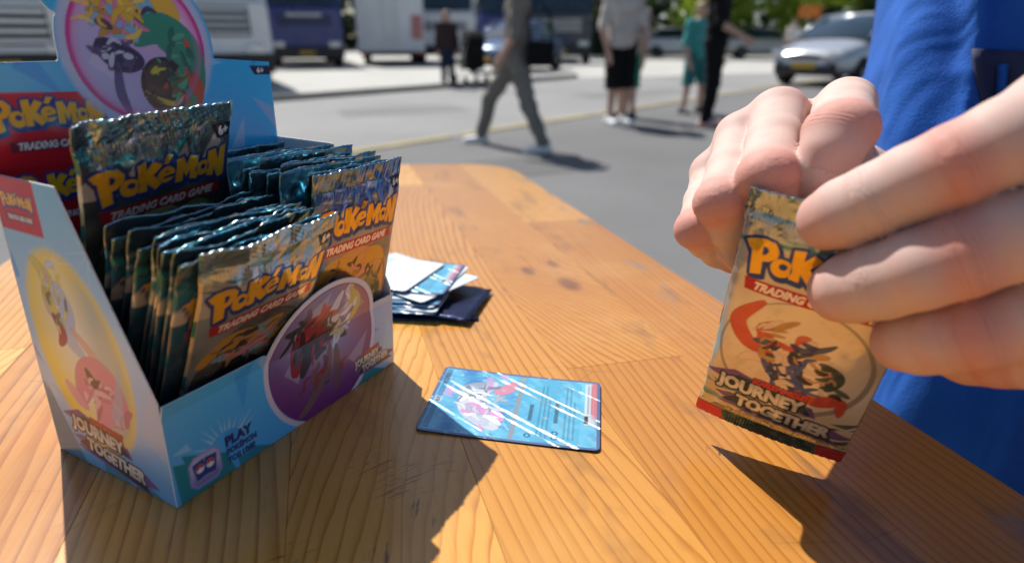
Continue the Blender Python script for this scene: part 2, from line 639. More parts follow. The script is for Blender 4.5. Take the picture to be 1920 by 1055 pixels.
# ---- foliage
def leaf_mat(name, c, tr):
    t = NT(name)
    co = t.coord()
    nz = t.noise(co, 1.1, 3)
    nz2 = t.noise(co, 9, 2)
    f = t.math('ADD', t.math('MULTIPLY', nz, .6), t.math('MULTIPLY', nz2, .4))
    colr = t.ramp(f, [(0.35, tuple(v * .55 for v in c)), (0.65, tuple(v * 1.5 for v in c))])
    t.set(Base_Color=colr, Roughness=0.55)
    tl = t.n("ShaderNodeBsdfTranslucent")
    t.l(t.mix(0.5, colr, tuple(min(1, v * 2.2) for v in (c[0] * 1.1, c[1], c[2] * .5))), tl.inputs[0])
    mx = t.n("ShaderNodeMixShader"); mx.inputs[0].default_value = tr
    t.l(t.b.outputs[0], mx.inputs[1]); t.l(tl.outputs[0], mx.inputs[2]); t.l(mx.outputs[0], t.out.inputs[0])
    return t.m

def leaves(rs, centers, radii, n, size):
    C = np.array(centers); rad = np.array(radii)
    k = rs.randint(0, len(C), n)
    d = rs.normal(size=(n, 3)); d /= np.linalg.norm(d, axis=1)[:, None]
    P = C[k] + d * (rad[k] * rs.uniform(0.35, 1.0, n) ** 0.5)[:, None] * np.array([1, 1, .75])
    a = rs.normal(size=(n, 3)); a /= np.linalg.norm(a, axis=1)[:, None]
    b = np.cross(a, rs.normal(size=(n, 3))); b /= np.linalg.norm(b, axis=1)[:, None]
    s = size * rs.uniform(.6, 1.3, n)[:, None]
    V = np.stack([P - a * s, P + b * s * .55, P + a * s, P - b * s * .55], 1).reshape(-1, 3)
    return V, np.arange(4 * n).reshape(n, 4)

bark = mat("bark", (0.055, 0.045, 0.035), 0.9, vary=0.4, scale=12, bump=0.8, bdist=0.02)
def tree_mesh(seed, h, rc, zc, n, lm, root):
    rs = np.random.RandomState(seed)
    path = [(0, 0, 0)]
    for i in range(1, 7):
        path.append((rs.uniform(-.12, .12) * i * .5, rs.uniform(-.12, .12) * i * .5, h * .8 * i / 6))
    V, F = tube(path, [.26, .22, .19, .16, .12, .08, .04], 9)
    cs, rr = [], []
    for i in range(16):
        t = rs.uniform(0, 6.28); z = zc + (h - zc) * rs.uniform(0, 1) ** 1.1
        w = rc * (1 - ((z - (zc + h) / 2) / (h - zc + .1) * 1.5) ** 2 * .6) * rs.uniform(.35, 1)
        c = (math.cos(t) * w, math.sin(t) * w, z)
        cs.append(c); rr.append(rs.uniform(.7, 1.25))
        zz = max(.25 * h, z - 1.0)
        v2, f2 = tube([(path[3][0], path[3][1], min(zz, h * .6)), (c[0] * .55, c[1] * .55, z - .25), c], [.085, .05, .018], 5)
        f2 = [tuple(i_ + len(V) for i_ in f) for f in f2]
        V = list(V) + v2; F = list(F) + f2
    mesh_obj("trunk", V, F, bark, root, True)
    lv, lf = leaves(rs, cs, rr, n, .16)
    mesh_obj("crown", lv, lf, lm, root)

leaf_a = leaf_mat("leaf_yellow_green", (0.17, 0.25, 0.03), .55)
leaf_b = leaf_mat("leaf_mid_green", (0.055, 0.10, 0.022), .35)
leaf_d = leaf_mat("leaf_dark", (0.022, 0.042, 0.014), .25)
trees = [(2.2, 38, leaf_a, "sunlit yellow-green tree just right of the navy lorry"),
         (6.4, 36, leaf_b, "mid green tree behind the person in black shorts"),
         (10.6, 35, leaf_a, "bright lime tree behind the teal-shirted child"),
         (14.6, 33, leaf_a, "lime tree with dark trunk left of the silver car roof"),
         (18.6, 31, leaf_b, "green tree with thick trunk behind the silver car"),
         (23.5, 32, leaf_d, "dark tree at the far right behind the blue shirt"),
         (-1.8, 44, leaf_d, "dark tree rising behind the white lorries"),
         (4.2, 46, leaf_d, "dark tree in the back row between the green trees"),
         (12.5, 44, leaf_d, "dark tree in the back row above the hedge")]
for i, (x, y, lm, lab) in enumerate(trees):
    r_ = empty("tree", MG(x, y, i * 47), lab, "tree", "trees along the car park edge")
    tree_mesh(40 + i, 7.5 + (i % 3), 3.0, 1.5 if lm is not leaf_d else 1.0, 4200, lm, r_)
# clipped hedge under the trees
def hedge(x0, x1, y, h, w, seed, label):
    rs = np.random.RandomState(seed)
    r_ = empty("hedge", MG((x0 + x1) / 2, y), label, "hedge")
    L = (x1 - x0)
    box_obj("core", (0, 0, h * .46), (L - .3, w - .3, h * .88), leaf_d, r_, 0.1)
    n = int(L * 420)
    P = np.stack([rs.uniform(-L / 2, L / 2, n), rs.uniform(-w / 2, w / 2, n), rs.uniform(0, h, n)], 1)
    side = rs.randint(0, 3, n)
    P[side == 0, 1] = -w / 2 + rs.normal(0, .06, (side == 0).sum())
    P[side == 1, 2] = h + rs.normal(0, .06, (side == 1).sum())
    a = rs.normal(size=(n, 3)); a /= np.linalg.norm(a, axis=1)[:, None]
    b = np.cross(a, rs.normal(size=(n, 3))); b /= np.linalg.norm(b, axis=1)[:, None]
    s = .09 * rs.uniform(.6, 1.3, n)[:, None]
    V = np.stack([P - a * s, P + b * s * .55, P + a * s, P - b * s * .55], 1).reshape(-1, 3)
    mesh_obj("foliage", V, np.arange(4 * n).reshape(n, 4), leaf_d, r_)
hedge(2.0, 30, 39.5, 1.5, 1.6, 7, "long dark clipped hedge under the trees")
# woodland behind everything: a mass nobody could count
_rs = np.random.RandomState(5)
_c = [(x, 56 + _rs.uniform(-3, 3), z) for x in np.arange(-48, 60, 1.6) for z in (1.2, 3.4, 5.8, 8.4)]
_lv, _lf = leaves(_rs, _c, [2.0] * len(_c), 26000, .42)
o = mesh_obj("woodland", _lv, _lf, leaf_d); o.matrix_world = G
tag(o, "dark mass of woodland behind the lorries and hedge", "woodland", kind="stuff")

# ---- vehicles
rubber = mat("rubber", (0.012, 0.012, 0.013), 0.8, scale=20)
steel = mat("steel", (0.5, 0.5, 0.52), 0.3, 0.9)
black_plastic = mat("black_plastic", (0.015, 0.015, 0.017), 0.5)
glass_dark = mat("vehicle_glass", (0.012, 0.03, 0.045), 0.06, vary=0.3, spec=0.8, coat=0.5)
lamp_glass = mat("lamp_glass", (0.75, 0.77, 0.8), 0.08, 0.3, spec=0.9, coat=1.0)
plate_y = mat("plate_yellow", (0.55, 0.33, 0.02), 0.45)
def paint(name, c, rough=0.28, metal=0.0):
    return mat(name, c, rough, metal, vary=0.06, scale=1.5, coat=0.6)
def wheel(parent, x, y, r, w):
    s = 1 if x > 0 else -1
    V, F = lathe([(r * .62, -w / 2), (r * .93, -w / 2), (r, -w * .38), (r, w * .38), (r * .93, w / 2), (r * .62, w / 2)], 28, 'X')
    o = empty("wheel", None); o.parent = parent; o.location = (x, y, r)
    mesh_obj("tyre", V, F, rubber, o, True)
    V, F = lathe([(r * .60, -w * .3), (r * .62, w * .46), (r * .5, w * .40), (r * .2, w * .44), (r * .16, w * .52), (.01, w * .52)], 20, 'X')
    V = [(v[0] * s, v[1], v[2]) for v in V]
    mesh_obj("rim", V, F, steel, o)
def truck(M, label, body, n_slat=5, slat_mat=None, box_mat=None, box_len=7.5, zg=(0.98, 1.62), zw=1.75, logo=False, hgt=3.2):
    r_ = empty("truck", M, label, "truck", "lorries parked in a row")
    W = 2.5
    # cab: side outline with raked screen, extruded across with rounded corners
    prof = [(0.06, .42), (0.0, .6), (0.0, zw - .06), (0.10, zw), (0.42, hgt - .25), (0.62, hgt), (2.0, hgt + .1), (2.05, .9), (1.75, .9), (1.7, .72), (0.75, .72), (0.65, .42)]
    V, F = prism([(y, z) for y, z in prof], -W / 2, W / 2, ('Y', 'Z'))
    bm = bmesh.new(); vs = [bm.verts.new(v) for v in V]
    for f in F: bm.faces.new([vs[i] for i in f])
    bmesh.ops.recalc_face_normals(bm, faces=bm.faces)
    bmesh.ops.bevel(bm, geom=[e for e in bm.edges if abs(e.verts[0].co.x - e.verts[1].co.x) < .01], offset=.09, segments=3, affect='EDGES')
    bm_obj("cab", bm, body, r_)
    d = (hgt - .25 - zw); ang = math.atan2(.32, d)
    box_obj("windscreen", (0, .235, zw + d * .5), (W - .3, .03, d * .92), glass_dark, r_, .01, Matrix.Rotation(-ang, 3, 'X'))
    for s in (-1, 1):
        box_obj("side_window", (s * (W / 2 + .004), .95, zw + .55), (.02, .8, .65), glass_dark, r_, .008)
        box_obj("wiper", (s * .45, .06, zw + .18), (.75, .02, .025), black_plastic, r_, 0, Matrix.Rotation(R(8 * s), 3, 'Y'))
        m_ = box_obj("mirror", (s * (W / 2 + .17), .02, zw + .45), (.2, .16, .5), black_plastic, r_, .04)
        box_obj("mirror_arm", (s * (W / 2 + .04), .08, zw + .68), (.26, .04, .04), black_plastic, m_)
        h_ = box_obj("headlight", (s * .93, -.012, .76), (.40, .07, .2), lamp_glass, r_, .03)
        wheel(r_, s * 1.08, 1.2, .5, .32)
        if box_mat:
            for yy in (box_len - .6, box_len - 1.8): wheel(r_, s * 1.08, yy, .5, .34)
    # grille: dark recess with slats standing proud
    g_ = box_obj("grille", (0, -.006, (zg[0] + zg[1]) / 2), (1.75, .03, zg[1] - zg[0]), black_plastic, r_, .01)
    hh = (zg[1] - zg[0]) / n_slat
    for k in range(n_slat):
        box_obj("slat", (0, -.04, zg[0] + (k + .5) * hh), (1.7, .05, hh * .48), slat_mat or body, g_, .012)
    if logo:
        box_obj("chrome_bar", (0, -.05, zg[1] - .02), (1.15, .03, .1), steel, r_, .01)
    box_obj("bumper", (0, -.01, .50), (W - .02, .12, .38), black_plastic, r_, .04)
    box_obj("step_bumper", (0, -.05, .72), (1.4, .08, .06), body, r_, .02)
    box_obj("number_plate", (0, -.082, .50), (.52, .012, .11), plate_y, r_)
    box_obj("chassis", (0, box_len / 2 + .4, .78), (.9, box_len, .22), black_plastic, r_)
    if box_mat:
        box_obj("cargo_box", (0, box_len / 2 + 2.2, 2.25), (W + .04, box_len, 2.5), box_mat, r_, .03)
        for s in (-1, 1):
            box_obj("side_guard", (s * 1.2, box_len / 2 + 2.0, .72), (.04, box_len * .6, .42), box_mat, r_, .01)
    return r_
white_p = paint("white_paint", (0.72, 0.73, 0.75))
grey_p = paint("pale_grey_paint", (0.55, 0.57, 0.60))
blue_p = paint("truck_blue", (0.018, 0.035, 0.19))
navy_p = paint("navy_paint", (0.02, 0.03, 0.06))
truck(MG(-5.95, 12.6, 27), "white lorry with wide slatted grille right behind the display header", white_p, 4, grey_p, white_p, 7.0, (1.0, 1.55), 1.66)
truck(MG(-10.0, 12.7, 38), "white lorry with pale slats at the left edge of the photo", white_p, 4, white_p, white_p, 7.0, (0.83, 1.55), 1.68)
truck(MG(-7.05, 22.4, 19), "deep blue lorry with chrome bar and windscreen", blue_p, 4, blue_p, white_p, 7.5, (1.35, 1.72), 1.95, True)
truck(MG(-2.75, 27.0, 4), "white lorry with deep windscreen behind the walking girl", white_p, 3, grey_p, None, 6.0, (1.25, 1.6), 1.95)
truck(MG(-0.35, 30.0, -3), "royal blue lorry partly hidden behind the walking man", blue_p, 3, None, blue_p, 7.0, (1.2, 1.6), 1.95)
truck(MG(1.9, 26.0, -5), "navy lorry just right of the walking man", navy_p, 4, steel, None, 6.0, (1.2, 1.7), 1.9)
# white box trailer seen from behind
r_ = empty("box_trailer", MG(-4.55, 24.6, 11), "white box trailer with a pale red panel beside the blue lorry", "trailer")
box_obj("body", (0, 3.6, 2.0), (2.5, 7.2, 3.1), white_p, r_, .04)
for s in (-1, 1):
    dr = box_obj("door", (s * .62, -.02, 2.0), (1.2, .04, 2.95), white_p, r_, .01)
    box_obj("lock_rod", (s * .25, -.06, 2.0), (.035, .035, 2.8), steel, dr)
    for yy in (4.4, 5.6): wheel(r_, s * 1.05, yy, .45, .3)
    box_obj("tail_lamp", (s * 1.0, -.05, .42), (.3, .06, .1), mat("lamp_red", (.4, .02, .02), .3), r_, .02)
box_obj("red_panel", (.98, -.046, 1.35), (.42, .012, .85), mat("faded_red", (.5, .2, .19), .6), r_)
box_obj("underrun_bar", (0, -.02, .42), (2.3, .1, .14), black_plastic, r_, .02)

def car(M, label, body, scale=1.0):
    r_ = empty("parked_car", M, label, "car", "cars in the car park")
    # stations along the length, front at y=0
    st = [(0.0, .42, .62, .62), (.10, .24, .74, .78), (.45, .2, .83, .86), (1.05, .2, .95, .89), (1.35, .2, 1.0, .9), (2.6, .2, 1.02, .91), (3.5, .22, 1.03, .89), (4.0, .3, .98, .82), (4.15, .45, .85, .68)]
    V, F = [], []
    for y, z0, z1, w in st:
        ring = [(-w * .80, z0), (-w, z0 + .12), (-w * 1.0, (z0 + z1) / 2), (-w * .97, z1 - .1), (-w * .82, z1), (0, z1 + .045), (w * .82, z1), (w * .97, z1 - .1), (w, (z0 + z1) / 2), (w, z0 + .12), (w * .80, z0)]
        V += [(x, y, z) for x, z in ring]
    k = 11
    for i in range(len(st) - 1):
        for j in range(k):
            F.append((i * k + j, i * k + (j + 1) % k, (i + 1) * k + (j + 1) % k, (i + 1) * k + j))
    F += [tuple(range(k)), tuple((len(st) - 1) * k + j for j in range(k - 1, -1, -1))]
    o = mesh_obj("body", V, F, body, r_, True)
    m2 = o.modifiers.new("s", 'SUBSURF'); m2.levels = m2.render_levels = 2
    gh = [(1.0, .97, .97, .80), (1.35, 1.0, 1.17, .76), (1.95, 1.0, 1.43, .66), (2.6, 1.0, 1.49, .64), (3.3, 1.0, 1.44, .63), (3.9, .98, 1.15, .70), (4.02, .95, .98, .72)]
    V, F = [], []
    for y, z0, z1, w in gh:
        wb = .82
        ring = [(-wb, z0), (-w, z1 - .05), (-w * .85, z1), (0, z1 + .03), (w * .85, z1), (w, z1 - .05), (wb, z0)]
        V += [(x, y, z) for x, z in ring]
    k = 7
    for i in range(len(gh) - 1):
        for j in range(k - 1):
            F.append((i * k + j, i * k + j + 1, (i + 1) * k + j + 1, (i + 1) * k + j))
    o = mesh_obj("windows", V, F, glass_dark, r_, True)
    V2 = []
    for y, z, w in [(1.93, 1.462, .575), (2.6, 1.532, .56), (3.3, 1.482, .55)]:
        V2 += [(-w, y, z - .035), (0, y, z), (w, y, z - .035)]
    F2 = [(0, 1, 4, 3), (1, 2, 5, 4), (3, 4, 7, 6), (4, 5, 8, 7)]
    o = mesh_obj("roof", V2, F2, body, r_, True); q = o.modifiers.new("t", 'SOLIDIFY'); q.thickness = .03
    for s in (-1, 1):
        V, F = tube([(s * .80, 1.02, .99), (s * .67, 1.93, 1.43), (s * .645, 2.6, 1.49), (s * .635, 3.3, 1.45), (s * .74, 4.0, .99)], .03, 6)
        mesh_obj("pillar", V, F, body, r_, True)
        box_obj("headlight", (s * .60, .09, .68), (.36, .12, .12), lamp_glass, r_, .04, Matrix.Rotation(R(-14 * s), 3, 'Z'))
        box_obj("mirror", (s * .98, 1.42, 1.02), (.2, .1, .14), body, r_, .04)
        for yy in (.82, 3.35): wheel(r_, s * .80, yy, .31, .2)
    box_obj("bumper", (0, .06, .36), (1.35, .12, .26), black_plastic, r_, .05)
    box_obj("grille", (0, .0, .60), (.7, .05, .07), black_plastic, r_, .01)
    box_obj("number_plate", (0, -.008, .43), (.52, .012, .11), plate_y, r_)
    return r_
car(MG(6.2, 13.7, -52), "silver-grey hatchback with yellow plate parked beside the blue shirt", paint("silver_paint", (.50, .53, .57), .24, .35))
car(MG(-.85, 18.6, -28), "dark blue car with glinting headlight behind the walking man", paint("car_dark_blue", (.10, .15, .27), .2, .4))
car(MG(11.2, 34.5, 70), "small white car in front of the hedge", paint("car_white", (.7, .71, .72)))
car(MG(15.2, 33.5, 80), "far pale car under the lime tree", paint("car_pale", (.6, .6, .58)))

# ------------------------------------------------------------------ people standing about the car park
def skin_mat(name, base, sss=0.12, scale=1.0):
    t = NT(name)
    co = t.coord()
    red = t.attr("red").outputs["Fac"]
    n1 = t.noise(co, 55 * scale, 4, .6)
    n2 = t.noise(co, 14 * scale, 3)
    c0 = t.mix(t.ramp(n2, [(.3, 0.0), (.7, 1.0)]), tuple(v * .92 for v in base), tuple(v * 1.06 for v in base))
    pink = (min(1, base[0] * .97), base[1] * .60, base[2] * .56)
    f = t.math('ADD', t.math('MULTIPLY', red, .7), t.math('ADD', t.math('MULTIPLY', t.ramp(n1, [(.42, 0.0), (.70, 1.0)]), .2), t.math('MULTIPLY', t.ramp(t.noise(co, 140 * scale, 3, .6), [(.5, 0.0), (.72, 1.0)]), .16)), clamp=True)
    t.set(Base_Color=t.mix(f, c0, pink), Roughness=t.math('MULTIPLY_ADD', n1, .16, .56))
    t.b.inputs["Subsurface Weight"].default_value = sss
    t.b.inputs["Subsurface Radius"].default_value = (1.0, .35, .2)
    t.b.inputs["Subsurface Scale"].default_value = .004
    t.b.inputs["Specular IOR Level"].default_value = .22
    return t
skin_bg = skin_mat("skin", (.56, .36, .28), 0.0).m

def fabric(name, c, scale=60):
    return mat("fabric_" + name, c, .9, vary=.18, scale=scale * .1, bump=.3, bdist=.004, spec=.2)
hair_m = {}
def hair(name, c):
    return mat("hair_" + name, c, .5, vary=.35, scale=40, bump=.6, bdist=.004)

def person(M, label, H, top, bottom, shoe, hairm, pose=None, sleeve=.5, hem='long', shirt_hem=.50, vox=.012, group="people in the car park", long_hair=False):
    """standing figure facing +Y, feet on z=0. one body mesh, clothing and hair as children"""
    root = empty("person", M, label, "person", group)
    J = dict(neck=(0, -.005, .845), chest=(0, 0, .74), waist=(0, .005, .60), pelvis=(0, 0, .53), head=(0, .012, .925))
    for s, nm in ((-1, 'l'), (1, 'r')):
        J['sh' + nm] = (s * .105, -.005, .805); J['el' + nm] = (s * .135, -.015, .625); J['wr' + nm] = (s * .135, .03, .475)
        J['hip' + nm] = (s * .05, 0, .515); J['kn' + nm] = (s * .055, .01, .285); J['an' + nm] = (s * .055, -.012, .045)
        J['fd' + nm] = (0.08 * s, 1, 0)
    if pose: J.update(pose)
    P = {k: np.array(v, float) * (1 if k[:2] == 'fd' else H) for k, v in J.items()}
    allp = np.array([v for k, v in P.items() if k[:2] != 'fd'])
    lo = allp.min(0) - .13 * H; hi = allp.max(0) + .13 * H; lo[2] = -.03
    K = .03 * H
    def new(): return SDF(lo, hi, vox)
    def torso(s, g):
        for sx in (-1, 1):
            o = np.array([sx * .045 * H, 0, 0])
            s.cone(P['chest'] + o * 1.1 + (0, 0, .03 * H), P['waist'] + o * .7, .062 * H + g, .055 * H + g, K)
            s.cone(P['waist'] + o * .7, P['pelvis'] + o * .9, .055 * H + g, .063 * H + g, K)
        for n_ in 'lr':
            s.cone(P['sh' + n_], P['chest'] + (0, 0, .02 * H), .038 * H + g, .05 * H + g, K)
            s.cone(P['sh' + n_], P['neck'] + (0, 0, -.01 * H), .032 * H + g, .03 * H + g, K)
    def arm(s, n_, g, end=1.0):
        s.cone(P['sh' + n_], P['el' + n_], .034 * H + g, .024 * H + g, .015 * H)
        if end > .5:
            e = P['el' + n_] + (P['wr' + n_] - P['el' + n_]) * (end - .5) * 2
            s.cone(P['el' + n_], e, .025 * H + g, .017 * H + g, .01 * H)
    def leg(s, n_, g, cutz=0.0, flare=0.0):
        s.cone(P['hip' + n_], P['kn' + n_], .052 * H + g, .034 * H + g + flare * .5, .012 * H)
        s.cone(P['kn' + n_], P['an' + n_], .035 * H + g + flare * .5, .021 * H + g + flare, .01 * H)
    def foot(s, n_, g):
        d = P['fd' + n_]; d = d / np.linalg.norm(d)
        a = P['an' + n_]
        h0 = a + d * (-.018 * H); h0[2] = max(.020 * H, a[2] - .025 * H)
        tt = a + d * .095 * H; tt[2] = max(.014 * H, a[2] - .036 * H)
        s.cone(a, h0, .02 * H + g, .021 * H + g, .01 * H)
        s.cone(h0, tt, .021 * H + g, .015 * H + g, .01 * H)
    def hand(s, n_):
        w = P['wr' + n_]; d = w - P['el' + n_]; d /= np.linalg.norm(d)
        sd = np.cross(d, [1, 0, 0]); sd /= np.linalg.norm(sd) + 1e-9
        pm = w + d * .05 * H
        s.cone(w, pm, .015 * H, .02 * H, .01 * H)
        for q in (-1.5, -.5, .5, 1.5):
            b = pm + sd * q * .0105 * H
            s.cone(b, b + d * (.05 - abs(q - .3) * .006) * H, .0065 * H, .005 * H, .003 * H)
        s.cone(w + d * .02 * H, pm + sd * .03 * H + d * .012 * H, .009 * H, .006 * H, .006 * H)
    b = new()
    torso(b, 0)
    for n_ in 'lr':
        arm(b, n_, 0); leg(b, n_, 0); foot(b, n_, 0); hand(b, n_)
    hd = P['head']
    b.cone(P['neck'] - (0, 0, .02 * H), hd, .03 * H, .03 * H, .01 * H)
    b.cone(hd + (0, -.012 * H, .015 * H), hd + (0, .010 * H, .01 * H), .047 * H, .045 * H, .02 * H)
    b.cone(hd + (0, .012 * H, -.03 * H), hd + (0, .022 * H, -.048 * H), .036 * H, .024 * H, .02 * H)
    b.cone(hd + (0, .052 * H, .006 * H), hd + (0, .064 * H, -.014 * H), .005 * H, .009 * H, .01 * H)
    for s in (-1, 1):
        b.cone(hd + (s * .046 * H, -.004 * H, .01 * H), hd + (s * .05 * H, -.008 * H, -.014 * H), .008 * H, .006 * H, .004 * H)
    V, F = b.mesh(); V = relax(V, F, 1)
    o = mesh_obj("body", V, F, skin_bg, root, True)
    g = .010 * H
    s = new(); torso(s, g)
    for n_ in 'lr': arm(s, n_, g * .9, sleeve)
    s.cut((0, 0, shirt_hem * H), (0, 0, -1)); s.cut((0, 0, .85 * H), (0, 0, 1))
    s.add(lambda x, y, z: .007 * np.sin(z * 34 + x * 22 + y * 15 + 2 * np.sin(x * 17)) * np.cos(x * 26 - z * 12))
    V, F = s.mesh(); mesh_obj("shirt", relax(V, F, 2), F, top, root, True)
    s = new()
    for sx in (-1, 1):
        s.cone(P['pelvis'] + (sx * .035 * H, 0, .05 * H), P['pelvis'] + (sx * .04 * H, 0, 0), .058 * H + g * .5, .064 * H + g * .5, K)
    for n_ in 'lr': leg(s, n_, g * (1.1 if hem == 'long' else 1.6), flare=.004 * H if hem == 'long' else .012 * H)
    s.cut((0, 0, {'long': .03, 'short': .27, 'knee': .24}[hem] * H), (0, 0, -1)); s.cut((0, 0, .60 * H), (0, 0, 1))
    s.add(lambda x, y, z: .006 * np.sin(z * 42 + x * 16 + y * 12 + 2 * np.sin(z * 11)))
    V, F = s.mesh(); mesh_obj("trousers" if hem == 'long' else "shorts", relax(V, F, 2), F, bottom, root, True)
    for n_ in 'lr':
        s = new(); foot(s, n_, .010 * H); s.cut((0, 0, P['an' + n_][2] + .012 * H), (0, 0, 1)); s.cut((0, 0, max(0.002, P['an' + n_][2] - .06 * H)), (0, 0, -1))
        V, F = s.mesh(); mesh_obj("shoe", relax(V, F, 1), F, shoe, root, True)
    s = new()
    s.cone(hd + (0, -.018 * H, .026 * H), hd + (0, .004 * H, .03 * H), .050 * H, .046 * H, .02 * H)
    s.cone(hd + (0, -.03 * H, .01 * H), hd + (0, -.03 * H, -.03 * H), .038 * H, .03 * H, .02 * H)
    if long_hair:
        for sx in (-1, 0, 1):
            s.cone(hd + (sx * .03 * H, -.025 * H, .0), hd + (sx * .035 * H, -.03 * H, -.13 * H), .028 * H, .022 * H, .02 * H)
    s.add(lambda x, y, z: .004 * H * np.sin(x * 90 / H) * np.sin(z * 70 / H + y * 40 / H))
    V, F = s.mesh(); mesh_obj("hair", V, F, hairm, root, True)
    return root

brown_hair = hair("brown", (.06, .032, .018)); dark_hair = hair("dark", (.015, .012, .01)); red_hair = hair("auburn", (.16, .06, .025)); fair_hair = hair("fair", (.28, .18, .08))
white_shoe = mat("white_shoe", (.85, .85, .85), .6); dark_shoe = mat("dark_shoe", (.03, .03, .035), .6); pink_shoe = mat("pink_shoe", (.6, .36, .33), .6)
khaki = fabric("dark_khaki", (.20, .188, .168)); taupe = fabric("taupe", (.21, .185, .165)); black_c = fabric("black", (.008, .008, .009)); cream = fabric("cream", (.60, .54, .50))
teal_c = fabric("teal", (.07, .34, .33)); maroon = fabric("maroon_grey", (.045, .028, .03)); denim = fabric("denim", (.02, .03, .06)); green_c = fabric("green", (.02, .28, .17)); pinkish = fabric("pale_pink", (.55, .42, .38)); navy_c = fabric("navy", (.02, .025, .06))

# walking man (heading to the left of the picture): +Y of the figure is the picture's left
_w = dict(hipl=(-.045, .0, .50), hipr=(.045, .02, .50), knr=(.13, .16, .285), anr=(.19, .225, .05), knl=(-.10, -.06, .265), anl=(-.185, -.15, .05),
          ell=(-.14, .02, .63), wrl=(-.125, .085, .53), elr=(.15, -.05, .63), wrr=(.15, -.02, .48), pelvis=(0, .01, .52), fdl=(0, 1, -.05), fdr=(0, 1, .1))
WALK = person(MG(.05, 5.83, 90), "man in dark khaki trousers and white shoes striding across the car park", 1.58, taupe, khaki, white_shoe, brown_hair, _w, .5, 'long', .56)
bag = empty("shoulder_bag", MG(.25, 5.66, 90, .74), "black shoulder bag at the walking man's hip", "bag")
box_obj("pouch", (0, 0, .10), (.12, .24, .2), black_c, bag, .03)
box_obj("flap", (-.064, 0, .15), (.012, .22, .12), black_c, bag, .005)
V, F = tube([(0, -.1, .19), (.02, -.08, .4), (.06, .02, .56), (.02, .1, .4), (0, .1, .19)], .012, 6)
mesh_obj("strap", V, F, black_c, bag, True)
person(MG(-1.36, 13.6, 195), "girl with auburn hair, dark top and dark jeans near the lorries", 1.5, maroon, denim, white_shoe, red_hair, None, 1.0, 'long', .48, long_hair=True)
_s = dict(ell=(-.14, .03, .63), wrl=(-.09, .14, .56), elr=(.15, .0, .63), wrr=(.13, .05, .49))
person(MG(1.28, 7.6, 200), "person in cream top and black knee shorts with white shoes", 1.72, cream, black_c, white_shoe, dark_hair, _s, .5, 'knee', .50)
person(MG(1.50, 8.3, 150), "person in green shorts half hidden behind the black shorts", 1.55, pinkish, green_c, dark_shoe, brown_hair, None, .5, 'knee', .50)
person(MG(2.50, 8.75, 205), "child in teal T-shirt and darker teal shorts", 1.42, teal_c, fabric("deep_teal", (.03, .17, .18)), dark_shoe, fair_hair, dict(_s, knl=(-.085, .01, .285), anl=(-.10, -.01, .045), knr=(.085, .01, .285), anr=(.10, -.01, .045)), .5, 'short', .50)
person(MG(2.30, 7.35, 250), "person dressed all in black with pale pink shoes", 1.75, black_c, black_c, pink_shoe, dark_hair, dict(elr=(.16, .02, .64), wrr=(.13, .15, .57)), .5, 'long', .50)
person(MG(10.3, 24.0, 170), "small distant person in pale top left of the silver car", 1.6, cream, navy_c, white_shoe, dark_hair, None, .5, 'long', .5, vox=.016)
# pushchair beside the girl
pc = empty("pushchair", MG(-.88, 13.9, 20), "dark pushchair beside the girl near the lorries", "pushchair")
V, F = prism([(-.3, .35), (.25, .35), (.3, .5), (.1, .62), (-.15, .9), (-.35, .88)], -.2, .2, ('Y', 'Z'))
mesh_obj("seat", V, F, black_c, pc)
V, F = lathe([(.02, -.2), (.26, -.19), (.28, 0), (.26, .19), (.02, .2)], 18, 'X')
mesh_obj("hood", [(x, y - .15, z + .85) for x, y, z in V], F, black_c, pc, True)
for s in (-1, 1):
    V, F = tube([(s * .2, .45, .12), (s * .2, .0, .5), (s * .2, -.5, 1.0)], .014, 6); mesh_obj("frame", V, F, steel, pc)
    for yy in (-.35, .45):
        V, F = lathe([(.05, -.02), (.11, -.02), (.12, 0), (.11, .02), (.05, .02)], 16, 'X')
        mesh_obj("wheel", [(x + s * .24, y + yy, z + .12) for x, y, z in V], F, rubber, pc, True)
    V, F = tube([(s * .2, -.35, .12), (s * .2, .1, .45)], .012, 6); mesh_obj("rear_leg", V, F, steel, pc)
V, F = tube([(-.2, -.5, 1.0), (.2, -.5, 1.0)], .018, 6); mesh_obj("handle", V, F, rubber, pc)
# orange road sign far back
sg = empty("road_sign", MG(13.0, 29.0, -10), "small orange sign on a post left of the silver car", "sign")
V, F = tube([(0, 0, 0), (0, 0, 2.2)], .03, 8); mesh_obj("post", V, F, steel, sg)
box_obj("panel", (0, -.05, 2.05), (.9, .03, .5), mat("sign_orange", (.55, .16, .02), .5), sg, .01)

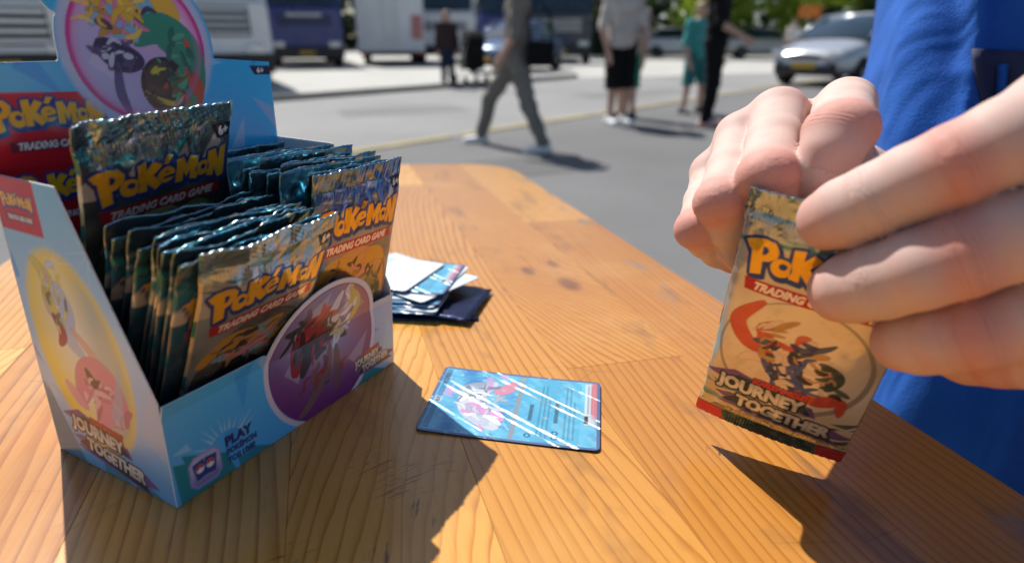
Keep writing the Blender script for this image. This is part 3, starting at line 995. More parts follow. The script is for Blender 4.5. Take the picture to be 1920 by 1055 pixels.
# ------------------------------------------------------------------ the table: glued pine strips, rounded far corners
TN = Vector((.952, .306, 0)).normalized(); TU = Vector((-TN.y, TN.x, 0))
MT = Matrix(((TN.x, TU.x, 0, 0), (TN.y, TU.y, 0, 0), (0, 0, 1, 0), (0, 0, 0, 1)))   # local x across, y along
N0, N1, U0, U1, RC, TH = -.243, .283, -1.25, .950, .075, .027
SCUFF = ((.0249, .2125, .018, 1.25), (.0128, .2264, .014, 1.1), (.0284, .192, .012, .3), (.0425, .221, .010, 1.5), (.169, .1983, .006, .6), (-.019, .182, .010, 1.4), (.012, .174, .008, .2))
def wood_mat():
    t = NT("pine_varnished")
    co = t.coord()
    rnd = t.n("ShaderNodeObjectInfo").outputs["Random"]
    x, y, z = t.sep(co)
    off = t.comb(t.math('MULTIPLY', rnd, 3.7), t.math('MULTIPLY', rnd, 9.1), t.math('MULTIPLY', rnd, 5.3))
    p = t.vmath('ADD', co, off)
    # slow warp of the rings, and the pull of the knots
    warp = t.math('SUBTRACT', t.noise(t.vmath('MULTIPLY', p, (5.0, 1.3, 5.0)), 1.0, 2, .5), .5)
    warp2 = t.math('SUBTRACT', t.noise(t.vmath('MULTIPLY', p, (26, 4.0, 10)), 1.0, 2, .5), .5)
    kn = None; kd = None
    for kx, ky, kr in ((.159, .452, .0075), (.186, .465, .007), (.182, .418, .011), (-.16, .62, .012), (.02, -.2, .012)):
        dx = t.math('SUBTRACT', x, kx); dy = t.math('MULTIPLY', t.math('SUBTRACT', y, ky), .55)
        d = t.math('SQRT', t.math('ADD', t.math('MULTIPLY', dx, dx), t.math('MULTIPLY', dy, dy)))
        e = t.math('POWER', 2.718, t.math('MULTIPLY', t.math('DIVIDE', d, kr * 1.7), -1.0))
        k = t.math('SUBTRACT', 1.0, t.math('DIVIDE', d, kr), clamp=True)
        kn = e if kn is None else t.math('ADD', kn, e)
        kd = k if kd is None else t.math('MAXIMUM', kd, k)
    xx = t.math('ADD', x, t.math('ADD', t.math('MULTIPLY', warp, .060), t.math('MULTIPLY', warp2, .006)))
    xx = t.math('ADD', xx, t.math('MULTIPLY', kn, .016))
    xx = t.math('ADD', xx, t.math('MULTIPLY', rnd, .73))
    xx = t.math('ADD', xx, t.math('MULTIPLY', t.math('SUBTRACT', t.noise(t.vmath('MULTIPLY', p, (60, .8, 20)), 1.0, 2), .5), .010))
    yc = t.math('ADD', y, t.math('SUBTRACT', t.math('FRACT', t.math('MULTIPLY', rnd, 13.7)), .5))
    xx = t.math('ADD', xx, t.math('MULTIPLY', t.math('MULTIPLY', yc, yc), t.math('MULTIPLY', t.math('SUBTRACT', t.math('FRACT', t.math('MULTIPLY', rnd, 29.3)), .5), .5)))
    ph = t.math('DIVIDE', xx, .0058)
    wn = t.n('ShaderNodeTexWhiteNoise', noise_dimensions='1D'); t.l(t.math('FLOOR', ph), wn.inputs['W'])
    each = wn.outputs['Value']
    fr = t.math('FRACT', ph)
    ring = t.math('POWER', fr, t.math('MULTIPLY_ADD', each, 7.0, 1.6))                                # slow rise to the dark late wood, sharp edge
    ring = t.math('MULTIPLY', ring, t.math('SUBTRACT', 1.0, t.math('POWER', fr, 22.0)))
    vis = t.ramp(t.noise(t.vmath('MULTIPLY', p, (9, 2.0, 3)), 1.0, 2), [(.28, .5), (.58, 1.0)])
    ring = t.math('MULTIPLY', ring, t.math('MULTIPLY', vis, t.math('MULTIPLY_ADD', each, .75, .3)))
    fib = t.noise(t.vmath('MULTIPLY', p, (900, 14, 300)), 1.0, 3, .6)
    fac = t.math('ADD', t.math('MULTIPLY', ring, 1.35), t.math('MULTIPLY', t.math('SUBTRACT', fib, .5), .28), clamp=True)
    c = t.ramp(fac, [(0.0, (.68, .36, .088)), (.35, (.49, .215, .040)), (1.0, (.16, .050, .008))])
    tone = t.ramp(t.math('FRACT', t.math('MULTIPLY', rnd, 7.31)), [(0, (.66, .52, .42)), (.45, (.92, .86, .80)), (1, (1.15, 1.14, 1.12))])
    c = t.mix(1.0, c, tone, 'MULTIPLY')
    c = t.mix(t.math('MULTIPLY', kn, .30, clamp=True), c, (.30, .105, .028))
    c = t.mix(t.ramp(kd, [(.05, 0.0), (.6, .7)]), c, (.12, .04, .025))
    # wear: pale bleached patches, grey grime, dark scratches along and across
    wear = t.noise(co, 7.0, 4, .62)
    c = t.mix(t.ramp(wear, [(.52, 0.0), (.74, .32)]), c, (.62, .375, .15))
    grime = t.noise(t.vmath('MULTIPLY', p, (22, 9, 9)), 1.0, 4, .68)
    c = t.mix(t.ramp(grime, [(.56, 0.0), (.70, .6)]), c, (.16, .085, .045))
    edge = t.math('MULTIPLY', t.ramp(x, [(.235, 0.0), (.262, 1.0)]), t.ramp(t.noise(t.vmath('MULTIPLY', co, (40, 14, 1)), 1.0, 4, .6), [(.54, 0.0), (.66, .75)]))
    c = t.mix(edge, c, (.22, .19, .16))
    vor = t.n("ShaderNodeTexVoronoi", feature='DISTANCE_TO_EDGE')
    t.l(t.vmath('MULTIPLY', co, (14, 30, 1)), vor.inputs["Vector"])
    vor.inputs["Scale"].default_value = 1.0
    scr = t.math('MULTIPLY', t.ramp(vor.outputs["Distance"], [(0.0, 1.0), (.012, 0.0)]), t.ramp(t.noise(co, 11, 3), [(.60, 0.0), (.72, .7)]))
    c = t.mix(scr, c, (.07, .035, .02))
    fl = t.n('ShaderNodeTexVoronoi'); t.l(co, fl.inputs['Vector']); fl.inputs['Scale'].default_value = 16
    fk = t.math('MULTIPLY', t.ramp(fl.outputs['Distance'], [(.03, 1.0), (.05, 0.0)]), t.ramp(t.sep(fl.outputs['Color'])[0], [(.74, 0.0), (.76, 1.0)]))
    c = t.mix(fk, c, t.ramp(t.sep(fl.outputs['Color'])[1], [(.5, (.62, .58, .5)), (.52, (.06, .035, .025))]))
    # scuffs: short dark scratches scraped in front of the box, and a few more near the edge
    for sx_, sy_, sr_, ang in ((SCUFF)):
        dd = t.math('SQRT', t.math('ADD', t.math('POWER', t.math('SUBTRACT', x, sx_), 2.0), t.math('POWER', t.math('SUBTRACT', y, sy_), 2.0)))
        near = t.math('SUBTRACT', 1.0, t.math('DIVIDE', dd, sr_), clamp=True)
        rot_ = t.n('ShaderNodeVectorRotate', rotation_type='Z_AXIS'); t.l(co, rot_.inputs['Vector']); rot_.inputs['Angle'].default_value = ang
        st = t.noise(t.vmath('MULTIPLY', rot_.outputs[0], (900, 55, 1)), 1.0, 3, .7)
        c = t.mix(t.math('MULTIPLY', t.ramp(st, [(.56, 0.0), (.62, 1.0)]), t.ramp(near, [(.05, 0.0), (.5, .8)])), c, (.05, .03, .022))
    t.set(Base_Color=c)
    t.set(Roughness=t.math('ADD', t.math('MULTIPLY', wear, .22), t.math('MULTIPLY', grime, .20)))
    t.b.inputs["Specular IOR Level"].default_value = .5
    t.b.inputs["Coat Weight"].default_value = .22
    t.b.inputs["Coat Roughness"].default_value = .3
    h = t.math('SUBTRACT', t.math('MULTIPLY', fib, .25), t.math('ADD', t.math('MULTIPLY', ring, .22), t.math('MULTIPLY', scr, .35)))
    t.bump(h, .5, .0005)
    return t.m
wood = wood_mat()
table = empty("table", MT, "varnished pine plank table top with rounded far corners", "table")
def u_limits(n):
    """end of the table at a given place across, for the rounded corners"""
    e = 0.0
    for d in (n - N0, N1 - n):
        if d < RC:
            e = max(e, RC - math.sqrt(max(0, RC * RC - (RC - d) ** 2)))
    return U0 + e, U1 - e
SEAMS = [N0, -.170, -.098, -.022, .054, .1285, .206, N1]
JOINTS = [[-.55, .38], [-.1, .70], [-.7, .16, .62], [-.3, .52], [-.85, .095, .80], [-.45, .288], [-.2, .60]]
GAP = .00005
def plank(n0, n1, u0, u1):
    """one strip: outline follows the rounded end, arrises eased by a millimetre"""
    ns = [n0 + (n1 - n0) * i / 10 for i in range(11)]
    top = [(n, min(u1, u_limits(n)[1])) for n in ns]
    bot = [(n, max(u0, u_limits(n)[0])) for n in ns]
    out = bot + top[::-1]
    cx = sum(p[0] for p in out) / len(out); cy = sum(p[1] for p in out) / len(out)
    e = .00014
    ins = [(p[0] + (e if p[0] < cx else -e) * (abs(p[0] - cx) > .6 * (n1 - n0) / 2), p[1] + (e if p[1] < cy else -e)) for p in out]
    k = len(out)
    V = [(a, b, 0) for a, b in ins] + [(a, b, -.00016) for a, b in out] + [(a, b, -TH) for a, b in out]
    F = [tuple(range(k))] + [tuple(range(3 * k - 1, 2 * k - 1, -1))]
    for L in (0, 1):
        F += [(L * k + i, (L + 1) * k + i, (L + 1) * k + (i + 1) % k, L * k + (i + 1) % k) for i in range(k)]
    mesh_obj("plank", V, F, wood, table)
for i in range(7):
    us = [U0] + JOINTS[i] + [U1]
    for a, b in zip(us[:-1], us[1:]):
        plank(SEAMS[i] + GAP, SEAMS[i + 1] - GAP, a + GAP, b - GAP)
frame_m = mat("table_frame_green", (.03, .05, .04), .5)
for uu in (.55, -.85):
    for nn in (-.18, .22):
        V, F = tube([(nn, uu, -TH - .03), (nn + (.02 if nn > 0 else -.02), uu + .06, -.802)], .016, 8)
        mesh_obj("leg", V, F, frame_m, table)
    box_obj("cross_bar", (.02, uu, -TH - .017), (.46, .04, .03), frame_m, table)

# ------------------------------------------------------------------ printed matter
YEL, BLU = rgb(246, 186, 22), rgb(34, 60, 138)
def logo_polys():
    """the bouncing yellow word mark, about 108 x 36 units"""
    P = [[(0, 29.5), (6, 32.5), (13, 34.5), (20, 33), (24.5, 28), (24, 21.5), (19, 17), (14.5, 15.6), (15.6, 4.5), (8, 2.0), (5.5, 23), (3.4, 24.2)],
         [(12.6, 28.8), (16.2, 28.2), (17.6, 25), (15.8, 21.8), (13.2, 21)]]
    P += [ell(28.6, 14.6, 7.6, 8.0, 24, 15), ell(29.6, 16.2, 3.2, 3.0, 16)]
    P += [[(34, 32.5), (41.5, 33.5), (41.8, 25.5), (47.5, 32.8), (54, 29.5), (46.6, 21), (55, 11.8), (49, 7), (42, 14.6), (42.2, 7.2), (35.2, 7.6)]]
    e = ell(58, 18.3, 7.4, 7.6, 26, 0, 12, 330)
    e += [(59.5, 14.4), (56.2, 14.0), (55.0, 16.4), (64.8, 18.0)]
    P += [e, [(56.2, 19.9), (58.6, 22.6), (61.2, 20.6)]]
    P += [[(55.5, 29.2), (58.6, 35.6), (64.6, 34.6), (59.4, 28.2)]]
    P += [[(67, 29.6), (73.4, 30.6), (76.4, 22), (80.6, 29.6), (86.6, 28), (85.6, 7.2), (79.4, 7.8), (79.6, 17.5), (76.2, 11), (73.2, 18), (72.6, 7.6), (66.2, 8.4)]]
    P += [ell(91.2, 15.4, 6.8, 7.0, 22, -10), ell(91.8, 16.4, 2.9, 2.7, 14)]
    P += [[(96.5, 29.0), (103, 30.8), (106.8, 17.8), (107.2, 31.6), (114, 33), (112.6, 2.8), (106, 2.4), (102.0, 14.0), (101.4, 5.4), (95.6, 6.6)]]
    return P
_lp = logo_polys()
_lp_edges = poly_edges(_lp)
def draw_logo(a, x, y, w, rot=0.0, yel=YEL, blu=BLU):
    s = w / 114.0
    e = a.xf(_lp_edges, x, y, s, s, rot)
    d = a.sd(e, 4)
    sh = a.sd(a.xf(_lp_edges, x + s * 1.2, y - s * 2.4, s, s, rot), 4)
    a.blend(a.cov(np.minimum(sh, d), s * 2.7), blu)
    a.blend(a.cov(d, s * .1), yel)

SILV, DARK, PURP = rgb(226, 224, 214), rgb(22, 26, 38), rgb(120, 84, 150)
def draw_set_name(a, x, y, w, rot=0.0, tone=1.0):
    """SCARLET & VIOLET / JOURNEY / TOGETHER on purple and teal spikes; x,y = lower left"""
    c, s = math.cos(R(rot)), math.sin(R(rot))
    u = w / 44.0
    def T(px, py): return (x + u * (c * px - s * py), y + u * (s * px + c * py))
    for pts, col in (([(-4, 14), (5, 13), (1, 10.5), (36, 9.5), (34, 13.5), (6, 19)], PURP), ([(6, 7), (1, 5.2), (8, 3.8), (3, 1.2), (47, -2.6), (42, 1), (50, 2.6), (43, 6)], PURP),
                     ([(2, 12), (34, 10), (30, 16), (8, 17)], rgb(40, 60, 70)), ([(8, 6), (4, 3), (44, -1.6), (41, 5.5)], rgb(34, 46, 60))):
        a.poly([T(*p) for p in pts], col, .3 * u)
    grad = lambda P: np.array(SILV)[None, :] * (0.72 + .28 * np.clip(np.sin(P[:, 1] / u * .9) * .5 + .5, 0, 1))[:, None]
    p = T(1.0, 9.8); a.text("JOURNEY", p[0], p[1], 5.6 * u, 30 * u, grad, .42 * u, DARK, .75 * u, rot)
    p = T(9.0, 2.4); a.text("TOGETHER", p[0], p[1], 5.6 * u, 33 * u, grad, .42 * u, DARK, .75 * u, rot - 2)
    p = T(13.0, 16.2); a.text("SCARLET & VIOLET", p[0], p[1], 2.5 * u, 19 * u, rgb(206, 60, 66), .2 * u, rgb(60, 14, 30), .3 * u, rot)

PW, PH = 63.0, 117.0
PAL = {  # base, light, upper wash, lower wash, disc rim, disc, disc glow, top blades
 "gold":   ((214, 200, 176), (240, 232, 214), (200, 194, 186), (206, 184, 140), (146, 136, 122), (236, 222, 194), (252, 246, 228)),
 "silver": ((108, 114, 122), (170, 172, 178), (170, 176, 182), (34, 34, 40), (60, 56, 56), (92, 90, 88), (150, 142, 116)),
 "blue":   ((130, 128, 128), (196, 184, 160), (84, 120, 186), (190, 130, 84), (150, 104, 66), (206, 158, 104), (232, 196, 120)),
 "navy":   ((24, 36, 60), (50, 84, 116), (40, 120, 150), (20, 26, 40), (30, 34, 44), (52, 56, 62), (90, 90, 80)),
 "dark":   ((36, 42, 46), (120, 122, 116), (84, 86, 84), (34, 44, 40), (52, 60, 44), (112, 120, 84), (196, 206, 120)),
}
def pack_art(P, kind="gold", seed=2):
    """front of a foil pack; P in mm"""
    base, light, upper, lower, rim, disc, glow = [rgb(*c) for c in PAL[kind]]
    a = Art(P, base)
    x, y = P[:, 0], P[:, 1]
    n1, n2 = noise2(3 + seed, .10), noise2(8 + seed, .30)
    v = n1(x, y)
    a.blend(np.clip(.30 + v * .6, 0, .85), light)
    a.blend(np.clip((y - 74) / 26, 0, .8), upper)
    a.blend(np.clip((44 - y + (31 - x) * .3) / 40, 0, .75), lower)
    # large disc with a dark bevelled rim behind where the artwork sits
    cx, cy = 31.5, 49
    d = a.circ(cx, cy, 28.5, rim, .85)
    a.circ(cx - .5, cy + .8, 27, disc, .9)
    t = np.clip(-d / 27, 0, 1)
    a.blend(t * .7 * np.clip(.5 + ((x - cx) * .5 + (y - cy)) / 50, 0, 1), glow)
    a.blend(np.clip(-d / 3, 0, 1) * np.clip(n2(x, y) * .6, 0, .35), lower)
    rs = np.random.RandomState(seed)
    # loose ribbons of colour where the artwork sits
    if kind == "gold":
        a.ribbon([(16, 74), (8, 62), (14, 52), (24, 50)], 3.4, rgb(206, 92, 70)); a.ribbon([(22, 56), (30, 50), (33, 40), (40, 33)], 5.0, rgb(48, 62, 120)); a.ribbon([(34, 60), (27, 52), (30, 42), (24, 34)], 2.4, rgb(232, 214, 196))
        a.ribbon([(36, 36), (44, 33), (52, 36), (54, 28)], 3.0, rgb(206, 84, 60)); a.ribbon([(12, 42), (18, 46), (26, 45)], 2.2, rgb(236, 214, 190)); a.ribbon([(42, 52), (48, 48), (46, 40)], 3.0, rgb(70, 84, 74)); a.ribbon([(30, 38), (33, 32), (36, 27)], 2.0, rgb(228, 206, 184))
        a.cluster(28, 56, 13, 12, [(206, 92, 70), (48, 62, 120), (226, 208, 190), (60, 50, 60), (190, 150, 90)], 30, 1.3, 1, .9); a.cluster(34, 42, 12, 11, [(48, 62, 120), (70, 90, 160), (226, 208, 190), (40, 36, 44)], 26, 1.2, 2, -.9); a.cluster(46, 45, 7, 9, [(70, 84, 74), (40, 40, 44), (206, 160, 130)], 14, 1.1, 3)
    elif kind == "silver":
        a.ribbon([(4, 60), (16, 68), (30, 66), (44, 70)], 5.0, rgb(196, 150, 50)); a.ribbon([(14, 62), (22, 56), (34, 60)], 3.4, rgb(206, 140, 150)); a.ribbon([(10, 46), (24, 50), (36, 42)], 6.0, rgb(40, 38, 44)); a.ribbon([(40, 62), (50, 52), (48, 40)], 5.0, rgb(90, 130, 100))
        a.cluster(28, 62, 18, 9, [(196, 150, 50), (206, 140, 150), (130, 170, 196), (40, 36, 44), (150, 110, 40)], 34, 1.2, 4); a.cluster(26, 46, 16, 8, [(40, 38, 44), (80, 80, 96), (206, 206, 210), (120, 90, 110)], 22, 1.1, 5)
    elif kind == "blue":
        a.ribbon([(6, 62), (16, 70), (30, 66), (46, 70), (56, 64)], 5.5, rgb(206, 160, 60)); a.ribbon([(14, 64), (24, 58), (32, 62)], 3.0, rgb(216, 150, 150)); a.ribbon([(36, 58), (46, 52), (50, 42), (46, 34)], 7.0, rgb(120, 126, 100)); a.ribbon([(34, 42), (40, 36), (46, 38)], 5.0, rgb(196, 150, 50))
        a.cluster(26, 64, 18, 8, [(206, 160, 60), (216, 150, 150), (60, 48, 60), (160, 120, 50)], 30, 1.2, 6); a.cluster(46, 50, 9, 15, [(120, 126, 100), (150, 150, 120), (70, 74, 60), (196, 150, 50)], 24, 1.2, 7)
    elif kind == "dark":
        a.ribbon([(18, 70), (28, 74), (36, 70), (40, 62)], 4.4, rgb(206, 196, 120)); a.ribbon([(36, 68), (46, 72), (56, 66)], 4.0, rgb(150, 190, 90), .7); a.ribbon([(6, 62), (14, 72), (22, 76)], 2.4, rgb(160, 160, 170), .6)
        a.cluster(28, 66, 12, 9, [(206, 196, 120), (226, 216, 150), (120, 110, 70), (150, 160, 196)], 26, 1.1, 8); a.cluster(48, 66, 10, 8, [(150, 190, 90), (110, 150, 80), (206, 216, 140)], 16, 1.2, 9)
    # mountains, then leaf blades round the top
    for k, (mx, mh, mw) in enumerate(((8, 5, 13), (23, 9, 12), (41, 7, 13), (55, 10, 12))):
        a.poly([(mx - mw, 88), (mx, 97 + mh), (mx + mw, 88)], rgb(112, 106, 104), alpha=.9)
        a.poly([(mx - mw, 88), (mx, 97 + mh), (mx + 2, 96), (mx - 3, 93), (mx - 2, 88)], rgb(206, 198, 190), alpha=.9)
    bl = [rgb(20, 92, 96), rgb(44, 150, 146), rgb(16, 60, 78), rgb(224, 192, 126), rgb(30, 96, 150), rgb(190, 206, 212)]
    for k in range(46):
        bx_, by_ = rs.uniform(-6, 64), rs.uniform(101, 116); L = rs.uniform(6, 17); t = rs.uniform(-.4, 1.1); w_ = rs.uniform(.5, 1.4)
        a.poly([(bx_, by_), (bx_ + L * math.cos(t) * .5 - w_ * math.sin(t), by_ + L * .5 * math.sin(t) + w_), (bx_ + L * math.cos(t), by_ + L * math.sin(t)), (bx_ + L * math.cos(t) * .5 + w_ * math.sin(t), by_ + L * .5 * math.sin(t) - w_)],
               bl[k % 6] if kind != "blue" or k % 6 != 3 else rgb(60, 130, 200), alpha=.8)
    for k in range(22):
        sx = -1 if k % 2 else 1; bx_ = 31.5 + sx * rs.uniform(12, 34); by_ = rs.uniform(7, 26); L = rs.uniform(8, 20)
        a.poly([(bx_, by_), (bx_ + sx * L * .5, by_ + 1.8), (bx_ + sx * L, by_ + rs.uniform(2, 7)), (bx_ + sx * L * .5, by_ - 1.0)], [rgb(22, 96, 92), rgb(46, 140, 128), rgb(18, 58, 66), rgb(120, 150, 140)][k % 4], alpha=.85)
    side = np.minimum(x, PW - x) + (.7 if kind == 'navy' else 0)
    a.blend(np.clip((1.5 - side) / .5, 0, 1) * (.3 if kind == 'navy' else .85), rgb(206, 186, 136))
    a.blend(np.clip((1.5 - side) / .5, 0, 1) * np.clip(np.sin(y * .21 + seed) * 6 - 3.4, 0, 1), rgb(28, 110, 104))
    # crimped ends
    top = np.clip((y - 109.5) / .8, 0, 1)
    a.blend(top * .35, rgb(140, 156, 166))
    if kind == 'gold':
        bar = np.clip((y - 101) / 1.5, 0, 1)
        a.blend(bar * .8, rgb(176, 180, 184)); a.blend(bar * np.clip(n2(x * 1.6, y * 2.6) * 1.6, 0, .85), rgb(46, 54, 60)); a.blend(np.clip(1 - np.abs(y - 99.5 - .12 * (x - 20)) / 1.6, 0, 1), rgb(24, 130, 116)); a.blend(np.clip(1 - np.abs(y - 108) / 2.0, 0, .8) * np.clip(n2(x * 1.3, y) + .4, 0, 1), rgb(20, 116, 120))  # dark blotches painted on the silver bar stand in for reflections in the foil
    bot = np.clip((7.2 - y) / .5, 0, 1)
    a.blend(bot, rgb(40, 58, 58)); a.blend(bot * np.clip(n2(x * 2, y * 2), 0, .6), rgb(120, 120, 90)); a.blend(np.clip((6.6 - y) / .5, 0, 1) * (np.abs(x - 31.5 + (y - 4) * .3) > 20), rgb(206, 22, 36))
    a.foil = np.clip(.15 + .7 * np.clip((y - 97) / 12, 0, 1) + .25 * np.clip((22 - y) / 14, 0, 1), 0, 1)
    # lettering
    a.foil = a.foil * (1 - np.clip((y - 101.8) / .5, 0, 1) * np.clip((109 - y) / .5, 0, 1) * (x > 52.5))
    draw_logo(a, 3.6, 83.0, 56, 0)
    a.poly([(7, 76.6), (57.5, 76.6), (56.8, 82.2), (6.2, 82.2)], rgb(176, 22, 38))
    a.text("TRADING CARD GAME", 31.5, 77.7, 3.5, 43, rgb(245, 242, 240), .2, None, 0, 0, .22, True)
    a.poly([(52.6, 108.4), (63.2, 108.4), (63.2, 102.6), (54.8, 102.6)], DARK)
    a.text("6+", 55.8, 103.9, 3.3, 5.0, (.9, .9, .9), .22)
    draw_set_name(a, 5.5, 13.0, 50)
    a.poly([(6, 7.4), (57, 7.4), (55, 10.6), (8, 10.6)], rgb(26, 24, 26), alpha=.8)
    a.text("10 ADDITIONAL GAME CARDS", 31.5, 8.1, 1.9, 38, rgb(226, 200, 150), .1, None, 0, 0, 0, True)
    return a

def foil_mat():
    t = NT("printed_foil")
    c = t.attr("print").outputs["Color"]
    f = t.attr("foil").outputs["Fac"]
    co = t.coord()
    nz = t.noise(co, 120, 4, .6, .6)
    holo = t.n("ShaderNodeTexNoise"); holo.inputs["Scale"].default_value = 1.0; t.l(t.vmath('MULTIPLY', co, (55, 40, 130)), holo.inputs["Vector"])
    irid = t.ramp(holo.outputs[0], [(.32, (.04, .22, .30)), (.45, (.45, .62, .72)), (.52, (.05, .42, .45)), (.62, (.62, .66, .66)), (.75, (.60, .46, .22))])
    c2 = t.mix(t.math('MULTIPLY', f, .26), c, irid)
    t.set(Base_Color=c2, Metallic=t.math('MULTIPLY_ADD', f, .45, .45), Roughness=t.math('MULTIPLY_ADD', nz, .14, .13))
    t.b.inputs["Specular IOR Level"].default_value = .6
    t.bump(nz, .22, .0006)
    return t.m
foil = foil_mat()
t_ = NT("pack_back_foil")
_co = t_.coord(); _n = t_.noise(_co, 60, 4, .6, .5)
t_.set(Base_Color=t_.ramp(_n, [(.3, (.010, .03, .055)), (.55, (.03, .15, .21)), (.72, (.10, .38, .46)), (.85, (.25, .45, .5))]), Metallic=.75, Roughness=t_.math('MULTIPLY_ADD', _n, .12, .14))
t_.bump(_n, .25, .0008)
pack_back = t_.m

def pack_mesh(step, seed, art=None, thick=.0052, bow=0.0, wrinkle=1.0):
    """foil pouch: x 0..63 mm, z 0..117 mm, front towards -y; crimped ends, creased sides. returns mesh (m)"""
    nu, nv = int(round(PW / step)) + 1, int(round(PH / step)) + 1
    u, v = np.meshgrid(np.linspace(0, 1, nu), np.linspace(0, 1, nv), indexing='xy')
    X, Z = u * PW, v * PH
    s = np.abs(2 * u - 1)
    prof = np.sqrt(np.clip(1 - s ** 5, 0, 1))
    ends = np.clip(np.minimum(Z - 7.0, 108.5 - Z) / 13, 0, 1); ends = np.sin(ends * np.pi / 2) ** .8
    half = thick * 500 * prof * (.14 + .86 * ends)          # mm
    n1, n2, n3 = noise2(seed, .10), noise2(seed + 50, .30), noise2(seed + 90, .10)
    near_end = np.exp(-np.minimum(np.abs(Z - 8), np.abs(Z - 108)) / 12)
    # puckers running away from the crimps
    puck = np.sin(X * (.62 + .05 * (seed % 5)) + n3(X, Z) * 2.5) * near_end
    wr = wrinkle * (.34 * n1(X, Z) + .26 * n2(X, Z) * (.3 + near_end) + .75 * puck * prof)
    crimp = (((Z > 104.5) & (Z < 109.5)) | (Z < 6.6)) * .13 * np.sin(X * 2 * np.pi / 1.3) + .35 * wrinkle * np.clip((Z - 98) / 10, 0, 1) * n2(X * 2.2, Z * 1.1)
    curl = n3(X * .6, X * 0 + 3.0 * seed) * 2.6 * np.clip((Z - 96) / 21, 0, 1) ** 1.3 * wrinkle
    mid = curl + bow * 1000 * ((1 - (2 * u - 1) ** 2) * .6) + .25 * wrinkle * n1(X * .5, Z * .5)
    edge = prof ** .5
    Yf = mid - half + wr * edge * (ends * .8 + .2) * -.8 + crimp
    Yb = mid + half + wr * edge * .5 + crimp + .06
    # ragged (zig-zag cut) ends, slightly wavy sides
    Zw = Z + .35 * (v - .5) * np.sin(X * 1.9 + seed) * (np.abs(v - .5) > .49)
    Xw = X + (2 * u - 1) * (-.8 * ends) * (s > .97) + .35 * n1(Z, X * 0) * (s ** 4)
    Vf = np.stack([Xw, Yf, Zw], -1).reshape(-1, 3); Vb = np.stack([Xw, Yb, Zw], -1).reshape(-1, 3)
    N_ = nu * nv
    I = np.arange(N_).reshape(nv, nu)
    q = np.stack([I[:-1, :-1], I[:-1, 1:], I[1:, 1:], I[1:, :-1]], -1).reshape(-1, 4)
    qb = q[:, ::-1] + N_
    def strip(a): return np.stack([a[:-1], a[:-1] + N_, a[1:] + N_, a[1:]], 1)
    rim = np.concatenate([strip(I[0]), strip(I[-1])[:, ::-1], strip(I[:, 0])[:, ::-1], strip(I[:, -1])])
    V = np.concatenate([Vf, Vb]) / 1000; F = np.concatenate([q, qb, rim])
    tmp = mesh_obj("pack_mesh", V, F, foil, None, True)
    me = tmp.data
    me.materials.append(pack_back)
    mi = np.zeros(len(F), np.int32); mi[len(q):len(q) + len(qb)] = 1
    me.polygons.foreach_set("material_index", mi)
    if art is None:
        art = pack_art(np.stack([X.ravel(), Z.ravel()], 1))
    set_attr(tmp, "print", np.concatenate([art.c, art.c]))
    set_attr(tmp, "foil", np.concatenate([art.foil, art.foil]))
    bpy.data.objects.remove(tmp)
    return me
def grid_pts(step):
    nu, nv = int(round(PW / step)) + 1, int(round(PH / step)) + 1
    u, v = np.meshgrid(np.linspace(0, 1, nu), np.linspace(0, 1, nv), indexing='xy')
    return np.stack([u.ravel() * PW, v.ravel() * PH], 1)

# ------------------------------------------------------------------ the display box (local x along the front, y to the back, z up)
BW, BD, BH, BT = .1381, .0760, .1222, .0006
BANG = R(64.5)
MB_ = Matrix.Translation((-.1259, .1875, .0)) @ Matrix.Rotation(BANG, 4, 'Z')
def card_mat(name, rough=.32, coat=.25):
    t = NT(name)
    c = t.attr("print").outputs["Color"]
    nz = t.noise(t.coord(), 300, 3)
    t.set(Base_Color=c, Roughness=t.math('MULTIPLY_ADD', nz, .1, rough - .05))
    t.b.inputs["Coat Weight"].default_value = coat; t.b.inputs["Coat Roughness"].default_value = .12
    t.bump(t.noise(t.coord(), 25, 3), .06, .002)
    return t.m
printed_card = card_mat("printed_cardboard")
white_board = mat("white_board", (.78, .78, .80), .6, vary=.04)

